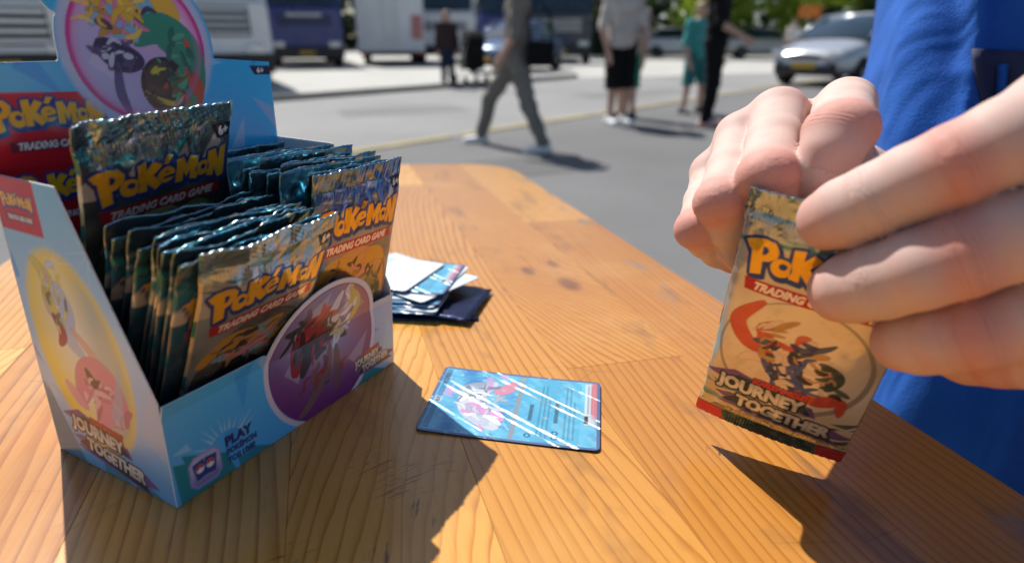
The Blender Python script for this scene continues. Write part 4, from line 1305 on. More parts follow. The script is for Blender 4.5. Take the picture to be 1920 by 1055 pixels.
def panel(name, outline, art_fn, M, parent, step=.45, thick=BT, flex=None):
    """flat board cut to an outline (mm, x/z in the panel plane): printed face towards -y, white core.
    The printed face is a fine grid clipped to the outline so the print can sit on its vertices."""
    E = poly_edges([outline])
    A = np.array(outline)
    lo, hi = A.min(0), A.max(0)
    nx, ny = int((hi[0] - lo[0]) / step) + 2, int((hi[1] - lo[1]) / step) + 2
    gx, gy = np.meshgrid(np.linspace(lo[0], hi[0], nx), np.linspace(lo[1], hi[1], ny), indexing='xy')
    P = np.stack([gx.ravel(), gy.ravel()], 1)
    d = seg_dist(P, *E)
    I = np.arange(nx * ny).reshape(ny, nx)
    q = np.stack([I[:-1, :-1], I[:-1, 1:], I[1:, 1:], I[1:, :-1]], -1).reshape(-1, 4)
    keep = (d[q] < .62 * step).any(1) & (d[q].mean(1) < .35 * step)
    q = q[keep]
    # pull the outside vertices onto the outline
    used = np.unique(q); out = used[d[used] > -.55 * step]
    A_, B_ = E
    for i in out:
        ab = B_ - A_; t = np.clip(((P[i] - A_) * ab).sum(1) / np.maximum((ab ** 2).sum(1), 1e-9), 0, 1)
        c = A_ + ab * t[:, None]; k = ((c - P[i]) ** 2).sum(1).argmin()
        P[i] = c[k]
    rm = np.full(len(P), -1); rm[used] = np.arange(len(used)); q = rm[q]; P = P[used]
    art = art_fn(P)
    y = np.zeros(len(P)) if flex is None else flex(P)
    V = np.stack([P[:, 0], y, P[:, 1]], 1) / 1000
    e = {}
    for f in q:
        for a, b in ((0, 1), (1, 2), (2, 3), (3, 0)):
            k = (f[a], f[b])
            if (k[1], k[0]) in e: e.pop((k[1], k[0]))
            else: e[k] = 1
    Vb = V + np.array([0, thick, 0])
    n = len(V)
    rim = np.array([(a, n + a, n + b, b) for a, b in e])
    F = np.concatenate([q, q[:, ::-1] + n, rim])
    o = mesh_obj(name, np.concatenate([V, Vb]), F, printed_card, parent)
    me = o.data; me.materials.append(white_board)
    mi = np.ones(len(F), np.int32); mi[:len(q)] = 0
    me.polygons.foreach_set("material_index", mi)
    set_attr(o, "print", np.concatenate([art.c, art.c]))
    o.matrix_local = M
    return o

SKY, SKYL, SKYD, TEAL = rgb(76, 184, 250), rgb(170, 220, 252), rgb(40, 146, 236), rgb(34, 140, 156)
def shards(a, seed, n, x0, x1, y0, y1):
    rs = np.random.RandomState(seed)
    for k in range(n):
        x, y, r_, t = rs.uniform(x0, x1), rs.uniform(y0, y1), rs.uniform(8, 26), rs.uniform(0, 6.28)
        a.poly([(x, y), (x + r_ * math.cos(t), y + r_ * math.sin(t)), (x + r_ * .8 * math.cos(t + .5), y + r_ * .8 * math.sin(t + .5))], [SKYL, rgb(196, 216, 240), SKYD, rgb(170, 190, 230)][k % 4], alpha=.55)

def front_art(P):
    a = Art(P, SKY); x, y = P[:, 0], P[:, 1]
    a.blend(np.clip((x - 88) / 50, 0, 1) * .75, rgb(206, 212, 226))
    a.blend(np.clip((20 - x) / 30, 0, 1) * .5, rgb(120, 176, 226))
    shards(a, 4, 16, 0, 138, 0, 60)
    # teal torn strip along the bottom
    for k, (x0, z) in enumerate(((2, 19), (30, 6), (74, 7), (86, 12), (110, 7))):
        a.poly([(x0, -1), (x0 - 1, z), (x0 + 4, z - 2), (x0 + 3, z + 2), (x0 + 22, z - 8), (x0 + 26, -1)], TEAL if k % 2 == 0 else rgb(40, 140, 170))
    a.rays(25, 12, 9, 20, 11, rgb(200, 226, 246), 3, .6, 30, 160, .3)
    # round emblem: pale rim, violet disc printed paler towards the top
    cx, cy, r_ = 84.5, 31.5, 35.2
    a.circ(cx, cy, r_ + 2.6, rgb(214, 212, 232))
    a.circ(cx, cy, r_, rgb(98, 46, 128))
    dd = np.hypot((x - cx), (y - cy))
    inside = np.clip((r_ - .6 - dd) / .4, 0, 1)
    t = np.clip(((x - cx) * .15 + (y - cy)) / 46 + .68, 0, 1)
    ramp_c = np.array(rgb(112, 30, 128))[None] * (1 - t)[:, None] + np.array(rgb(182, 204, 232))[None] * t[:, None]
    a.c += (inside * np.clip(dd / -r_ + 1.12, .25, 1))[:, None] * (ramp_c - a.c)
    a.blend(inside * np.clip((x - cx) / r_, 0, 1) * np.clip((y - cy) / r_ + .3, 0, 1), rgb(176, 78, 110))
    a.blend(inside * np.clip(.5 - (y - cy) / 30, 0, .8) * .6, rgb(120, 24, 120))
    for tri in ([(60, 50), (84, 64), (76, 40)], [(96, 62), (112, 48), (92, 40)], [(58, 30), (72, 44), (66, 22)], [(100, 20), (116, 30), (108, 12)]):
        a.poly(tri, rgb(206, 218, 244), alpha=.28)
    a.ribbon([(64, 26), (70, 42), (80, 48), (92, 56)], 6.5, rgb(150, 28, 48)); a.ribbon([(68, 24), (76, 36), (88, 40), (100, 34)], 4.6, rgb(44, 36, 60)); a.ribbon([(92, 62), (88, 50), (94, 40), (90, 30)], 3.6, rgb(206, 210, 236))
    a.ribbon([(98, 60), (104, 50), (102, 40)], 4.0, rgb(206, 190, 110)); a.ribbon([(88, 34), (84, 20), (72, 8), (64, 4)], 2.8, rgb(120, 90, 100)); a.ribbon([(92, 32), (92, 18), (90, 6)], 2.4, rgb(110, 84, 96))
    a.cluster(76, 44, 16, 13, [(150, 28, 48), (196, 48, 62), (44, 36, 60), (80, 70, 90), (24, 22, 32)], 34, 1.5, 21, .8); a.cluster(96, 50, 9, 13, [(206, 210, 236), (236, 236, 246), (206, 190, 110), (90, 110, 170)], 22, 1.3, 22, 1.3); a.cluster(82, 18, 14, 9, [(120, 90, 100), (80, 60, 90), (150, 40, 60)], 14, 1.2, 23, 1.0)
    # app badge with two cards, and its words
    bx_, by_, bs = 7.5, 3.2, 13.2
    sq = [(bx_ + 2.2, by_), (bx_ + bs - 2.2, by_), (bx_ + bs, by_ + 2.2), (bx_ + bs, by_ + bs - 2.2), (bx_ + bs - 2.2, by_ + bs), (bx_ + 2.2, by_ + bs), (bx_, by_ + bs - 2.2), (bx_, by_ + 2.2)]
    a.poly(sq, rgb(150, 146, 206), .8); a.poly(sq, rgb(186, 186, 228), .2); a.blend(a.cov(a.sd(poly_edges([sq]))) * np.clip((11 - y) / 9, 0, .7), rgb(110, 96, 170))
    for ox, t in ((bx_ + 4.2, 9), (bx_ + 8.9, -8)):
        c, s = math.cos(R(t)), math.sin(R(t))
        rect = [(ox + c * px - s * py, by_ + 7.2 + s * px + c * py) for px, py in ((-2.5, -3.8), (2.5, -3.8), (2.5, 3.8), (-2.5, 3.8))]
        a.poly(rect, rgb(50, 66, 150), .2)
        a.circ(ox, by_ + 7.6, 1.9, rgb(236, 236, 240))
        top = [(ox + 1.9 * math.cos(q), by_ + 7.6 + 1.9 * math.sin(q)) for q in np.linspace(R(t), R(t) + math.pi, 12)]
        a.poly(top, rgb(200, 34, 48)); a.circ(ox, by_ + 7.6, .6, rgb(240, 240, 244))
    nv = rgb(38, 46, 118)
    a.text("PLAY", 24.5, 13.4, 4.4, 12.8, nv, .42)
    a.text("POKÉMON", 24.5, 9.2, 2.7, 15.0, nv, .26)
    a.text("TCG LIVE!", 24.5, 5.0, 2.7, 13.6, nv, .26)
    draw_set_name(a, 105, 4.8, 29, 4)
    return a
def side_art(P):
    a = Art(P, rgb(176, 212, 250)); x, y = P[:, 0], P[:, 1]
    a.blend(np.clip((30 - y) / 20, 0, 1) * .8, rgb(84, 164, 224))
    a.blend(np.clip((y - 75) / 45, 0, 1) * .7, rgb(110, 194, 222))
    shards(a, 11, 18, 0, 76, 0, 120)
    e = poly_edges([ell(33, 55, 27, 42, 48, 14)])
    d = a.sd(e, 6)
    a.blend(a.cov(d, .8) * .5, rgb(220, 206, 130)); a.blend(np.clip(.5 - d / 5, 0, 1), rgb(250, 222, 70))
    a.blend(np.clip((-d - 2) / 20, 0, .9), rgb(244, 244, 226))
    a.blend(np.clip((-d) / 4, 0, 1) * np.clip((x - 34) / 20, 0, .6), rgb(150, 178, 206))
    a.ribbon([(14, 92), (22, 84), (20, 74), (26, 66)], 4.2, rgb(222, 206, 90)); a.ribbon([(26, 84), (30, 74), (28, 62), (36, 54)], 4.8, rgb(196, 204, 228)); a.ribbon([(30, 66), (40, 58), (46, 50)], 2.0, rgb(226, 186, 176)); a.ribbon([(20, 70), (24, 62), (20, 56)], 2.6, rgb(170, 40, 70))
    a.ribbon([(26, 32), (34, 46), (46, 48), (56, 36)], 7.5, rgb(226, 140, 164)); a.ribbon([(36, 26), (46, 34), (52, 28)], 7.0, rgb(232, 156, 178)); a.ribbon([(34, 50), (38, 44), (44, 46)], 2.4, rgb(80, 50, 60)); a.ribbon([(18, 40), (24, 34), (30, 30)], 3.0, rgb(236, 170, 190))
    a.cluster(24, 78, 8, 14, [(236, 220, 100), (206, 180, 60), (226, 186, 176), (206, 214, 236), (120, 110, 60)], 26, 1.2, 41, 1.3); a.cluster(44, 38, 13, 10, [(226, 140, 164), (240, 176, 196), (200, 110, 140), (246, 200, 210)], 26, 1.6, 42, .4)
    a.poly([(62, 30), (80, 70), (74, 20)], rgb(196, 206, 226), alpha=.6)
    a.poly([(44, 30), (58, 62), (52, 28)], rgb(176, 196, 220), alpha=.6)
    a.rays(52, 100, 1, 16, 10, rgb(226, 236, 246), 6, .75, thin=.5)
    a.rays(30, 92, 1, 12, 9, rgb(226, 236, 246), 8, .75, thin=.5)
    for k, (x0, z) in enumerate(((0, 40), (34, 12), (54, 10))):
        a.poly([(x0 - 2, z), (x0 + 3, z - 9), (x0 + 2, z - 4), (x0 + 20, -2), (x0 - 2, -2)], rgb(60, 120, 150) if k == 0 else TEAL, alpha=.8)
    a.poly([(-1, 101), (27, 101), (27, 123), (-1, 123)], rgb(200, 24, 40))
    draw_logo(a, 3.2, 109.5, 20.5)
    a.poly([(5, 105), (22.5, 105), (22.5, 108), (5, 108)], rgb(120, 16, 34))
    a.text("TRADING CARD GAME", 13.7, 105.6, 1.7, 15.5, (.85, .85, .87), .1, None, 0, 0, .15, True)
    draw_set_name(a, 13, 7.5, 47, -6)
    return a
def back_art(P):
    a = Art(P, rgb(52, 190, 250)); x, y = P[:, 0], P[:, 1]
    a.blend(np.clip((40 - x) / 50, 0, .5), rgb(120, 206, 244))
    shards(a, 21, 15, 0, 138, 122, 165)
    a.poly([(-1, 121), (49, 121), (49, 134), (37.5, 149), (-1, 149.5)], rgb(206, 22, 38))
    a.poly([(-1, 60), (60, 60), (60, 121.6), (-1, 121.6)], rgb(190, 20, 36))
    draw_logo(a, 3.0, 134.0, 43, 0)
    a.poly([(9, 127.5), (46, 127.5), (46, 131.6), (9, 131.6)], rgb(120, 20, 44))
    a.text("TRADING CARD GAME", 28, 128.3, 2.6, 33, (.88, .88, .9), .14, None, 0, 0, .15, True)
    draw_logo(a, 6.0, 105.5, 43, 0)
    a.text("TRADING CARD GAME", 31, 100.0, 2.6, 33, (.88, .88, .9), .14, None, 0, 0, .15, True)
    cx, cy, r_ = 68, 166, 31.0
    a.circ(cx, cy, r_ + 3.6, rgb(190, 206, 236), .95, 1.2)
    d = np.hypot(x - cx, y - cy)
    a.circ(cx, cy, r_, rgb(206, 60, 150))
    ins = np.clip((r_ - 1.4 - d) / 1.6, 0, 1)
    t = np.clip((x - cx) / 60 + (y - cy) / 90 + .5, 0, 1)
    col = np.array(rgb(186, 190, 232))[None] * (1 - t)[:, None] + np.array(rgb(226, 178, 224))[None] * t[:, None]
    a.c += ins[:, None] * (col - a.c)
    for tri in ([(48, 190), (66, 196), (52, 172)], [(78, 192), (92, 176), (74, 178)], [(44, 160), (56, 150), (50, 168)]):
        a.poly(tri, rgb(236, 230, 248), alpha=.3)
    a.ribbon([(40, 192), (50, 186), (56, 176), (66, 170)], 5.0, rgb(216, 176, 40)); a.ribbon([(54, 178), (66, 182), (80, 186), (88, 178)], 5.5, rgb(226, 190, 50)); a.ribbon([(48, 168), (58, 162), (68, 160)], 6.0, rgb(52, 46, 84)); a.ribbon([(60, 186), (56, 180), (62, 174)], 3.4, rgb(226, 130, 180)); a.ribbon([(70, 188), (74, 182), (70, 176)], 2.6, rgb(130, 190, 230))
    a.ribbon([(64, 168), (76, 174), (88, 166), (90, 150), (84, 138)], 8.5, rgb(58, 150, 120)); a.ribbon([(86, 158), (92, 150), (92, 140)], 3.4, rgb(206, 90, 60)); a.poly(ell(76, 150, 11.5, 12.5, 30), rgb(48, 42, 46)); a.poly(ell(74, 153, 6.5, 7, 24), rgb(92, 84, 60), alpha=.6); a.ribbon([(66, 148), (72, 144), (80, 142), (85, 146)], 1.2, rgb(210, 196, 60))
    a.ribbon([(56, 160), (55, 148), (58, 138)], 2.2, rgb(70, 78, 140))
    a.cluster(60, 180, 17, 10, [(226, 190, 50), (196, 150, 40), (226, 130, 180), (130, 190, 230), (60, 50, 80), (240, 214, 90)], 40, 1.4, 31, -.3); a.cluster(58, 163, 11, 7, [(52, 46, 84), (84, 78, 120), (206, 214, 236)], 20, 1.2, 32); a.cluster(84, 158, 9, 15, [(58, 150, 120), (90, 180, 140), (40, 110, 96), (206, 90, 60)], 26, 1.4, 33, 1.5); a.cluster(76, 150, 9, 9, [(40, 36, 40), (70, 64, 50), (220, 206, 60), (120, 112, 50)], 20, .9, 34)
    a.blend(ins * np.clip((d - r_ + 6) / 8, 0, .6), rgb(222, 120, 190))
    a.poly([(124.5, 158.6), (139, 158.6), (139, 154.2), (127.5, 154.2)], rgb(20, 24, 48))
    a.text("6+", 129.4, 155.2, 2.5, 4.2, (.9, .9, .92), .16)
    return a

dbox = empty("display_box", MB_, "open blue card display box with round purple emblem, standing on the table", "box")
mm = 1000
def circ_pts(cx, cy, r_, a0, a1, n):
    return [(cx + r_ * math.cos(R(a0 + (a1 - a0) * i / n)), cy + r_ * math.sin(R(a0 + (a1 - a0) * i / n))) for i in range(n + 1)]
W_, D_, H_ = BW * mm, BD * mm, BH * mm
front_out = [(0, .2), (W_, .2), (W_, 43.5), (120.5, 44.0)] + circ_pts(84.5, 31.5, 38.0, 20, 160, 40) + [(47, 46.0), (0, 46.3)]
o = panel("front_panel", front_out, front_art, Matrix.Identity(4), dbox, flex=lambda P: -np.clip(P[:, 1] - 40, 0, None) * .32)
side_out = [(0, .2), (D_ - .65, .2), (D_ - .65, 46.3), (D_ - 36, 121.6), (0, 121.6)]
# left wall: printed side faces away from the packs (x of the art runs from back to front)
ML = Matrix(((0, 1, 0, 0), (-1, 0, 0, D_ / mm), (0, 0, 1, 0), (0, 0, 0, 1)))
panel("left_panel", side_out, side_art, ML @ Matrix.Translation((0, 0, 0)), dbox)
# right wall, printed outside, white inside
MR = Matrix(((0, -1, 0, BW), (1, 0, 0, 0), (0, 0, 1, 0), (0, 0, 0, 1)))
panel("right_panel", [(D_ - x, z) for x, z in side_out][::-1], lambda P: side_art(np.stack([D_ - P[:, 0], P[:, 1]], 1)) if False else (lambda a: (shards(a, 31, 12, 0, 76, 0, 120), a)[1])(Art(P, SKY)), MR, dbox, step=1.0)
back_out = [(0, .2), (W_, .2), (W_, 121.5), (W_, 122.5), (W_, 160.6), (104.5, 162.0)] + circ_pts(68, 166, 36.0, -8, 152, 44) + circ_pts(37.2, 184.0, 6.2, 120, 262, 12) + circ_pts(68, 166, 35.0, 162, 184, 5) + [(32.6, 160.4), (0, 159.4)]
# the raised lid tilts back a little above the fold
panel("back_panel", back_out, back_art, Matrix.Translation((0, BD, 0)), dbox, step=.58, flex=lambda P: np.clip(P[:, 1] - 122, 0, None) * .03)
box_obj("floor_panel", (BW / 2, BD / 2, .0012), (BW - .002, BD - .002, .0008), white_board, dbox)

# ---- foil packs
STEP = .42
_g = grid_pts(STEP)
ARTS = {k: pack_art(_g, k, i + 2) for i, k in enumerate(("gold", "silver", "blue", "dark"))}
STEPL = 1.3
_gl = grid_pts(STEPL)
_lo = [pack_art(_gl, k, 5 + i) for i, k in enumerate(("navy", "navy", "navy"))]
lo_meshes = [pack_mesh(STEPL, 20 + i, _lo[i % 3], .0046, 0, 1.5) for i in range(6)]
hi_meshes = [pack_mesh(STEP, 11, ARTS["silver"], .0050, 0, 1.0), pack_mesh(STEP, 13, ARTS["blue"], .0052, 0, 1.1), pack_mesh(STEP, 17, ARTS["dark"], .0050, 0, 1.3)]
def pack(me, M, label, group="foil packs in the display box"):
    o = bpy.data.objects.new("foil_pack", me)
    COL.objects.link(o)
    o.matrix_world = M
    return tag(o, label, "card pack", group)
def in_box(x, yb, zb, lean, yaw=0.0, roll=0.0):
    """pack whose foot stands at (x, yb) in the box, leaning forward by `lean` degrees"""
    return MB_ @ Matrix.Translation((x, yb, zb)) @ Matrix.Rotation(R(lean), 4, 'X') @ Matrix.Rotation(R(yaw), 4, 'Z') @ Matrix.Translation((.0315, 0, 0)) @ Matrix.Rotation(R(roll), 4, 'Y') @ Matrix.Translation((-.0315, 0, 0))
rp = random.Random(4)
XL, XR = .0045, .0710
ORD = ["second", "third", "fourth", "fifth", "sixth", "seventh", "eighth", "ninth", "tenth", "eleventh", "twelfth", "thirteenth", "fourteenth"]
pack(hi_meshes[0], in_box(XL + .0105, .0275, .0022, 27.0, 0, -3.2), "foremost foil pack of the left row, silver and charcoal, behind the round emblem")
pack(hi_meshes[1], in_box(XR + .0015, .0135, .0055, 12.6, 0, .2), "foremost foil pack of the right row, blue top and peach disc, at the box corner")
for i in range(1, 11):
    pack(lo_meshes[i % 6], in_box(XL + .0070 + rp.uniform(-.0015, .0012), .0275 + i * .0042, .0025 + rp.uniform(-.0016, .0028), 27.0 - i * .12 + rp.uniform(-.9, .9), rp.uniform(-1.0, 1.0), -2.8 + rp.uniform(-1.4, 1.4)),
         ORD[i - 1] + " foil pack of the leaning left row, counted back from the foremost pack")
pack(hi_meshes[2], in_box(XL + .0110, .0690, .0380, 23.5, 0, -6.2), "foil pack pulled up above the left row, its word mark and 6+ corner showing")
for i in range(1, 14):
    pack(lo_meshes[(i * 5 + 1) % 6], in_box(XR + rp.uniform(-.0012, .0008), .0135 + i * .0045, .0050 + rp.uniform(-.0025, .0035) - (.002 if i > 9 else 0), 12.6 - i * .62 + rp.uniform(-1.0, 1.0), rp.uniform(-1.6, 1.6), rp.uniform(-2.0, 1.6)),
         ORD[i - 1] + " foil pack of the upright right row, counted back from the corner pack")

# ------------------------------------------------------------------ loose cards
HOLO_N = (-.29, -.21, .93)
def card_art(P, seed):
    """blue card, art window above, text block below; P in mm (63 x 88, y up)"""
    a = Art(P, rgb(104, 176, 206), .2); x, y = P[:, 0], P[:, 1]
    n1, n2 = noise2(seed, .16), noise2(seed + 3, .5)
    v = n1(x, y)
    a.blend(np.clip(v * .9, 0, .8), rgb(60, 122, 184)); a.blend(np.clip(-v * .8, 0, .7), rgb(120, 200, 226))
    a.blend(np.clip(n2(x, y) - .45, 0, .5) * (y > 42), rgb(190, 230, 244))
    rs = np.random.RandomState(seed)
    for k in range(26):
        a.rays(rs.uniform(2, 61), rs.uniform(44, 84), .6, rs.uniform(2, 5), 6, [rgb(180, 224, 240), rgb(30, 70, 150), rgb(96, 110, 190)][k % 3], k, .55, thin=.7)
    for k in range(5):
        q = rs.uniform(4, 58); w_ = rs.uniform(46, 78)
        a.poly([(q, w_), (q + 9, w_ + 3), (q + 3, w_ + 7)], rgb(214, 150, 200), alpha=.55)
    a.ribbon([(8, 50), (22, 64), (38, 66), (52, 56)], 7.5, rgb(196, 202, 212)); a.ribbon([(16, 48), (24, 58), (20, 70)], 4.5, rgb(214, 150, 200)); a.ribbon([(40, 56), (46, 50), (54, 46)], 4.0, rgb(206, 140, 160)); a.ribbon([(34, 74), (44, 70), (50, 62)], 3.2, rgb(150, 160, 176))
    a.poly([(3, 10), (60, 10), (60, 42), (3, 42)], rgb(92, 172, 204), alpha=.85)
    a.blend(np.clip(n2(x * .6, y * .6) * .5, 0, .3) * (y < 42), rgb(150, 210, 226))
    a.poly([(2, 41.2), (61, 41.2), (61, 43.6), (2, 43.6)], rgb(140, 150, 158))
    a.poly([(3, 82.5), (60, 82.5), (60, 85.6), (3, 85.6)], rgb(60, 100, 150), alpha=.6)
    a.text("ex", 26, 82.8, 3.4, 5.0, (.08, .09, .12), .2, (.75, .8, .85), .35, 0, .2)
    a.text("HP", 44, 83.2, 2.0, 3.4, (.08, .1, .14), .1)
    a.text("280", 48.5, 82.8, 3.2, 7.5, (.08, .1, .14), .14)
    for k in range(2):
        yy = 34 - k * 13
        for j in range(k + 1): a.circ(6.5 + 4 * j, yy + .8, 1.6, rgb(24, 60, 110)); a.circ(6.5 + 4 * j, yy + .8, .9, rgb(120, 190, 230))
        a.poly([(19, yy), (19 + 15 + 4 * k, yy), (19 + 15 + 4 * k, yy + 2.0), (19, yy + 2.0)], (.05, .08, .12), alpha=.75)
        for j in range(3):
            a.poly([(6, yy - 4 - 2.2 * j), (54 - 14 * (j == 2), yy - 4 - 2.2 * j), (54 - 14 * (j == 2), yy - 3.1 - 2.2 * j), (6, yy - 3.1 - 2.2 * j)], (.06, .12, .18), alpha=.5)
    a.poly([(20, 3), (60, 3), (60, 8), (20, 8)], rgb(206, 214, 216), alpha=.85)
    for j in range(2): a.poly([(30, 4 + 1.8 * j), (58, 4 + 1.8 * j), (58, 4.8 + 1.8 * j), (30, 4.8 + 1.8 * j)], (.1, .1, .12), alpha=.6)
    a.poly([(21, 6), (28, 6), (28, 8), (21, 8)], (.05, .05, .06))
    a.cluster(28, 62, 22, 11, [(206, 212, 222), (170, 178, 194), (214, 150, 200), (236, 240, 246), (190, 196, 210), (120, 130, 150)], 34, 1.5, seed + 40, .5)
    a.blend(np.clip((5.5 - y) / 2, 0, .8) * np.clip((x - 22) / 8, 0, 1), rgb(206, 90, 96))
    b = np.minimum(np.minimum(x, 63 - x), np.minimum(y, 88 - y))
    a.blend(np.clip((1.9 - b) / .3, 0, 1), rgb(96, 112, 150))
    return a
def holo_mat():
    t = NT("holo_card")
    c = t.attr("print").outputs["Color"]
    co = t.coord()
    x, y, z = t.sep(co)
    # embossed foil lines: pairs of narrow facets running diagonally, their facets tilted
    s = t.math('ADD', t.math('MULTIPLY', x, .56), t.math('MULTIPLY', y, .83))
    m = None
    for c0, w_ in ((.0135, .0016), (.0182, .0013), (-.0075, .0017), (-.0122, .0014), (.0345, .0010), (-.0285, .0010)):
        d = t.math('ABSOLUTE', t.math('SUBTRACT', s, c0))
        k = t.math('POWER', t.math('SUBTRACT', 1.0, t.math('DIVIDE', d, w_ * 1.3), clamp=True), 1.4)
        m = k if m is None else t.math('MAXIMUM', m, k)
    m = t.math('MULTIPLY', m, t.ramp(t.noise(co, 60, 2), [(.36, .15), (.55, 1.0)]))
    spk = t.n("ShaderNodeTexVoronoi"); spk.inputs["Scale"].default_value = 420; t.l(co, spk.inputs["Vector"])
    glit = t.math('MULTIPLY', t.ramp(t.sep(spk.outputs["Color"])[0], [(.955, 0.0), (.97, 1.0)]), .35)
    m2 = t.math('MAXIMUM', m, glit)
    rain = t.n("ShaderNodeValToRGB")
    el = rain.color_ramp.elements
    for p_, cc in ((.0, (.3, .9, 1.0)), (.35, (.55, 1.0, .9)), (.55, (1.0, 1.0, .75)), (.75, (1.0, .8, .45)), (1.0, (1.0, .35, .3))):
        e = el.new(p_); e.color = (*cc, 1)
    t.l(t.math('ADD', t.math('MULTIPLY', t.math('ADD', x, .044), 9.5), t.math('MULTIPLY', t.noise(co, 25, 1), .2)), rain.inputs[0])
    g = t.n("ShaderNodeNewGeometry").outputs["Normal"]
    jit = t.vmath('SCALE', t.vmath('SUBTRACT', spk.outputs["Color"], (.5, .5, .5)), .25)
    nn = t.vmath('ADD', HOLO_N, jit)
    mixv = t.n("ShaderNodeMix", data_type='VECTOR'); t.l(m2, mixv.inputs[0]); t.l(g, mixv.inputs[4]); t.l(nn, mixv.inputs[5])
    t.l(t.vmath('NORMALIZE', mixv.outputs[1]), t.b.inputs["Normal"])
    t.set(Base_Color=t.mix(t.math('MULTIPLY', m2, .8), c, t.mix(.72, rain.outputs[0], (0.0, 0.0, 0.0))), Metallic=t.math('MULTIPLY_ADD', m2, .7, .25), Roughness=t.math('MULTIPLY_ADD', m2, .22, .24))
    return t.m
holo = holo_mat()
plain_card = card_mat("plain_card", .35, .15)
def card_mesh(step, art_fn, m, curl=0.0, twist=0.0):
    """63 x 88 mm card with 3 mm corners, 0.32 mm thick; local x = towards the card's foot, y = its right side"""
    nx, ny = int(88 / step) + 1, int(63 / step) + 1
    X, Y = np.meshgrid(np.linspace(-44, 44, nx), np.linspace(-31.5, 31.5, ny), indexing='xy')
    X, Y = X.ravel(), Y.ravel()
    cxy = np.stack([np.clip(X, -41, 41), np.clip(Y, -28.5, 28.5)], 1)
    dv = np.stack([X, Y], 1) - cxy
    L = np.maximum(np.abs(dv).max(1), 1e-9); ln = np.maximum(np.linalg.norm(dv, axis=1), 1e-9)
    corner = (np.abs(dv) > 1e-6).all(1)
    dv = np.where(corner[:, None], dv * (L / ln)[:, None], dv)
    X, Y = (cxy + dv).T
    a = art_fn(np.stack([Y + 31.5, 44 - X], 1))
    Z = curl * ((X / 44) ** 2) * 4 + twist * X * Y / 44 / 31.5
    n = nx * ny
    I = np.arange(n).reshape(ny, nx)
    q = np.stack([I[:-1, :-1], I[:-1, 1:], I[1:, 1:], I[1:, :-1]], -1).reshape(-1, 4)
    def strip(b): return np.stack([b[:-1], b[:-1] + n, b[1:] + n, b[1:]], 1)
    rim = np.concatenate([strip(I[0]), strip(I[-1])[:, ::-1], strip(I[:, 0])[:, ::-1], strip(I[:, -1])])
    V = np.concatenate([np.stack([X, Y, Z + .32], 1), np.stack([X, Y, Z], 1)]) / 1000
    F = np.concatenate([q, q[:, ::-1] + n, rim])
    o = mesh_obj("trading_card", V, F, m)
    o.data.materials.append(mat("card_back", (.02, .035, .12), .45))
    mi = np.zeros(len(F), np.int32); mi[len(q):] = 1
    o.data.polygons.foreach_set("material_index", mi)
    o.data.polygons.foreach_set("use_smooth", np.ones(len(F), bool))
    set_attr(o, "print", np.concatenate([a.c, a.c]))
    return o
o = card_mesh(.38, lambda P: card_art(P, 5), holo, .16, .0)
o.matrix_world = Matrix.Translation((.0042, .2711, .0004)) @ Matrix.Rotation(R(-7.0), 4, 'Z')
tag(o, "shiny blue holographic card lying alone on the table", "trading card")

def pale_card(P):
    a = Art(P, rgb(206, 222, 230)); x, y = P[:, 0], P[:, 1]
    a.blend(((y > 40) & (y < 80) & (x > 5) & (x < 58)) * .55, rgb(120, 184, 214))
    a.cluster(32, 60, 22, 16, [(150, 206, 226), (90, 160, 206), (236, 240, 244), (206, 170, 160)], 26, 2.0, 77)
    for k in range(5): a.poly([(6, 34 - k * 4), (54, 34 - k * 4), (54, 35 - k * 4), (6, 35 - k * 4)], (.25, .27, .3), alpha=.6)
    a.poly([(4, 82), (24, 82), (24, 85), (4, 85)], rgb(200, 90, 90), alpha=.7)
    b = np.minimum(np.minimum(x, 63 - x), np.minimum(y, 88 - y)); a.blend(np.clip((2.2 - b) / .4, 0, 1), rgb(196, 200, 206))
    return a
# opened, flattened wrappers under the pile
wrap_foil = mat("wrapper_navy", (.018, .025, .07), .28, .6, vary=.4, scale=60, bump=.4, bdist=.001)
for i, (x, y, a_, lab) in enumerate(((-.082, .398, 6, "flattened navy wrapper at the bottom of the card pile"), (-.078, .407, -12, "navy wrapper with a pale corner sticking out under the card pile"))):
    n = 24
    X, Y = np.meshgrid(np.linspace(-.058, .058, n), np.linspace(-.031, .031, 14), indexing='xy')
    nf = noise2(60 + i, 60)
    Z = .0012 + .0008 * nf(X, Y) + .0009 * np.sin(X * 300 + i) * (np.abs(X) > .05)
    I = np.arange(n * 14).reshape(14, n)
    q = np.stack([I[:-1, :-1], I[:-1, 1:], I[1:, 1:], I[1:, :-1]], -1).reshape(-1, 4)
    o = mesh_obj("opened_wrapper", np.stack([X, Y, Z], -1).reshape(-1, 3), q, wrap_foil, None, True)
    md = o.modifiers.new("s", 'SOLIDIFY'); md.thickness = .0009
    o.matrix_world = Matrix.Translation((x, y, .0002 + .0030 * i)) @ Matrix.Rotation(R(a_), 4, 'Z')
    tag(o, lab, "wrapper")
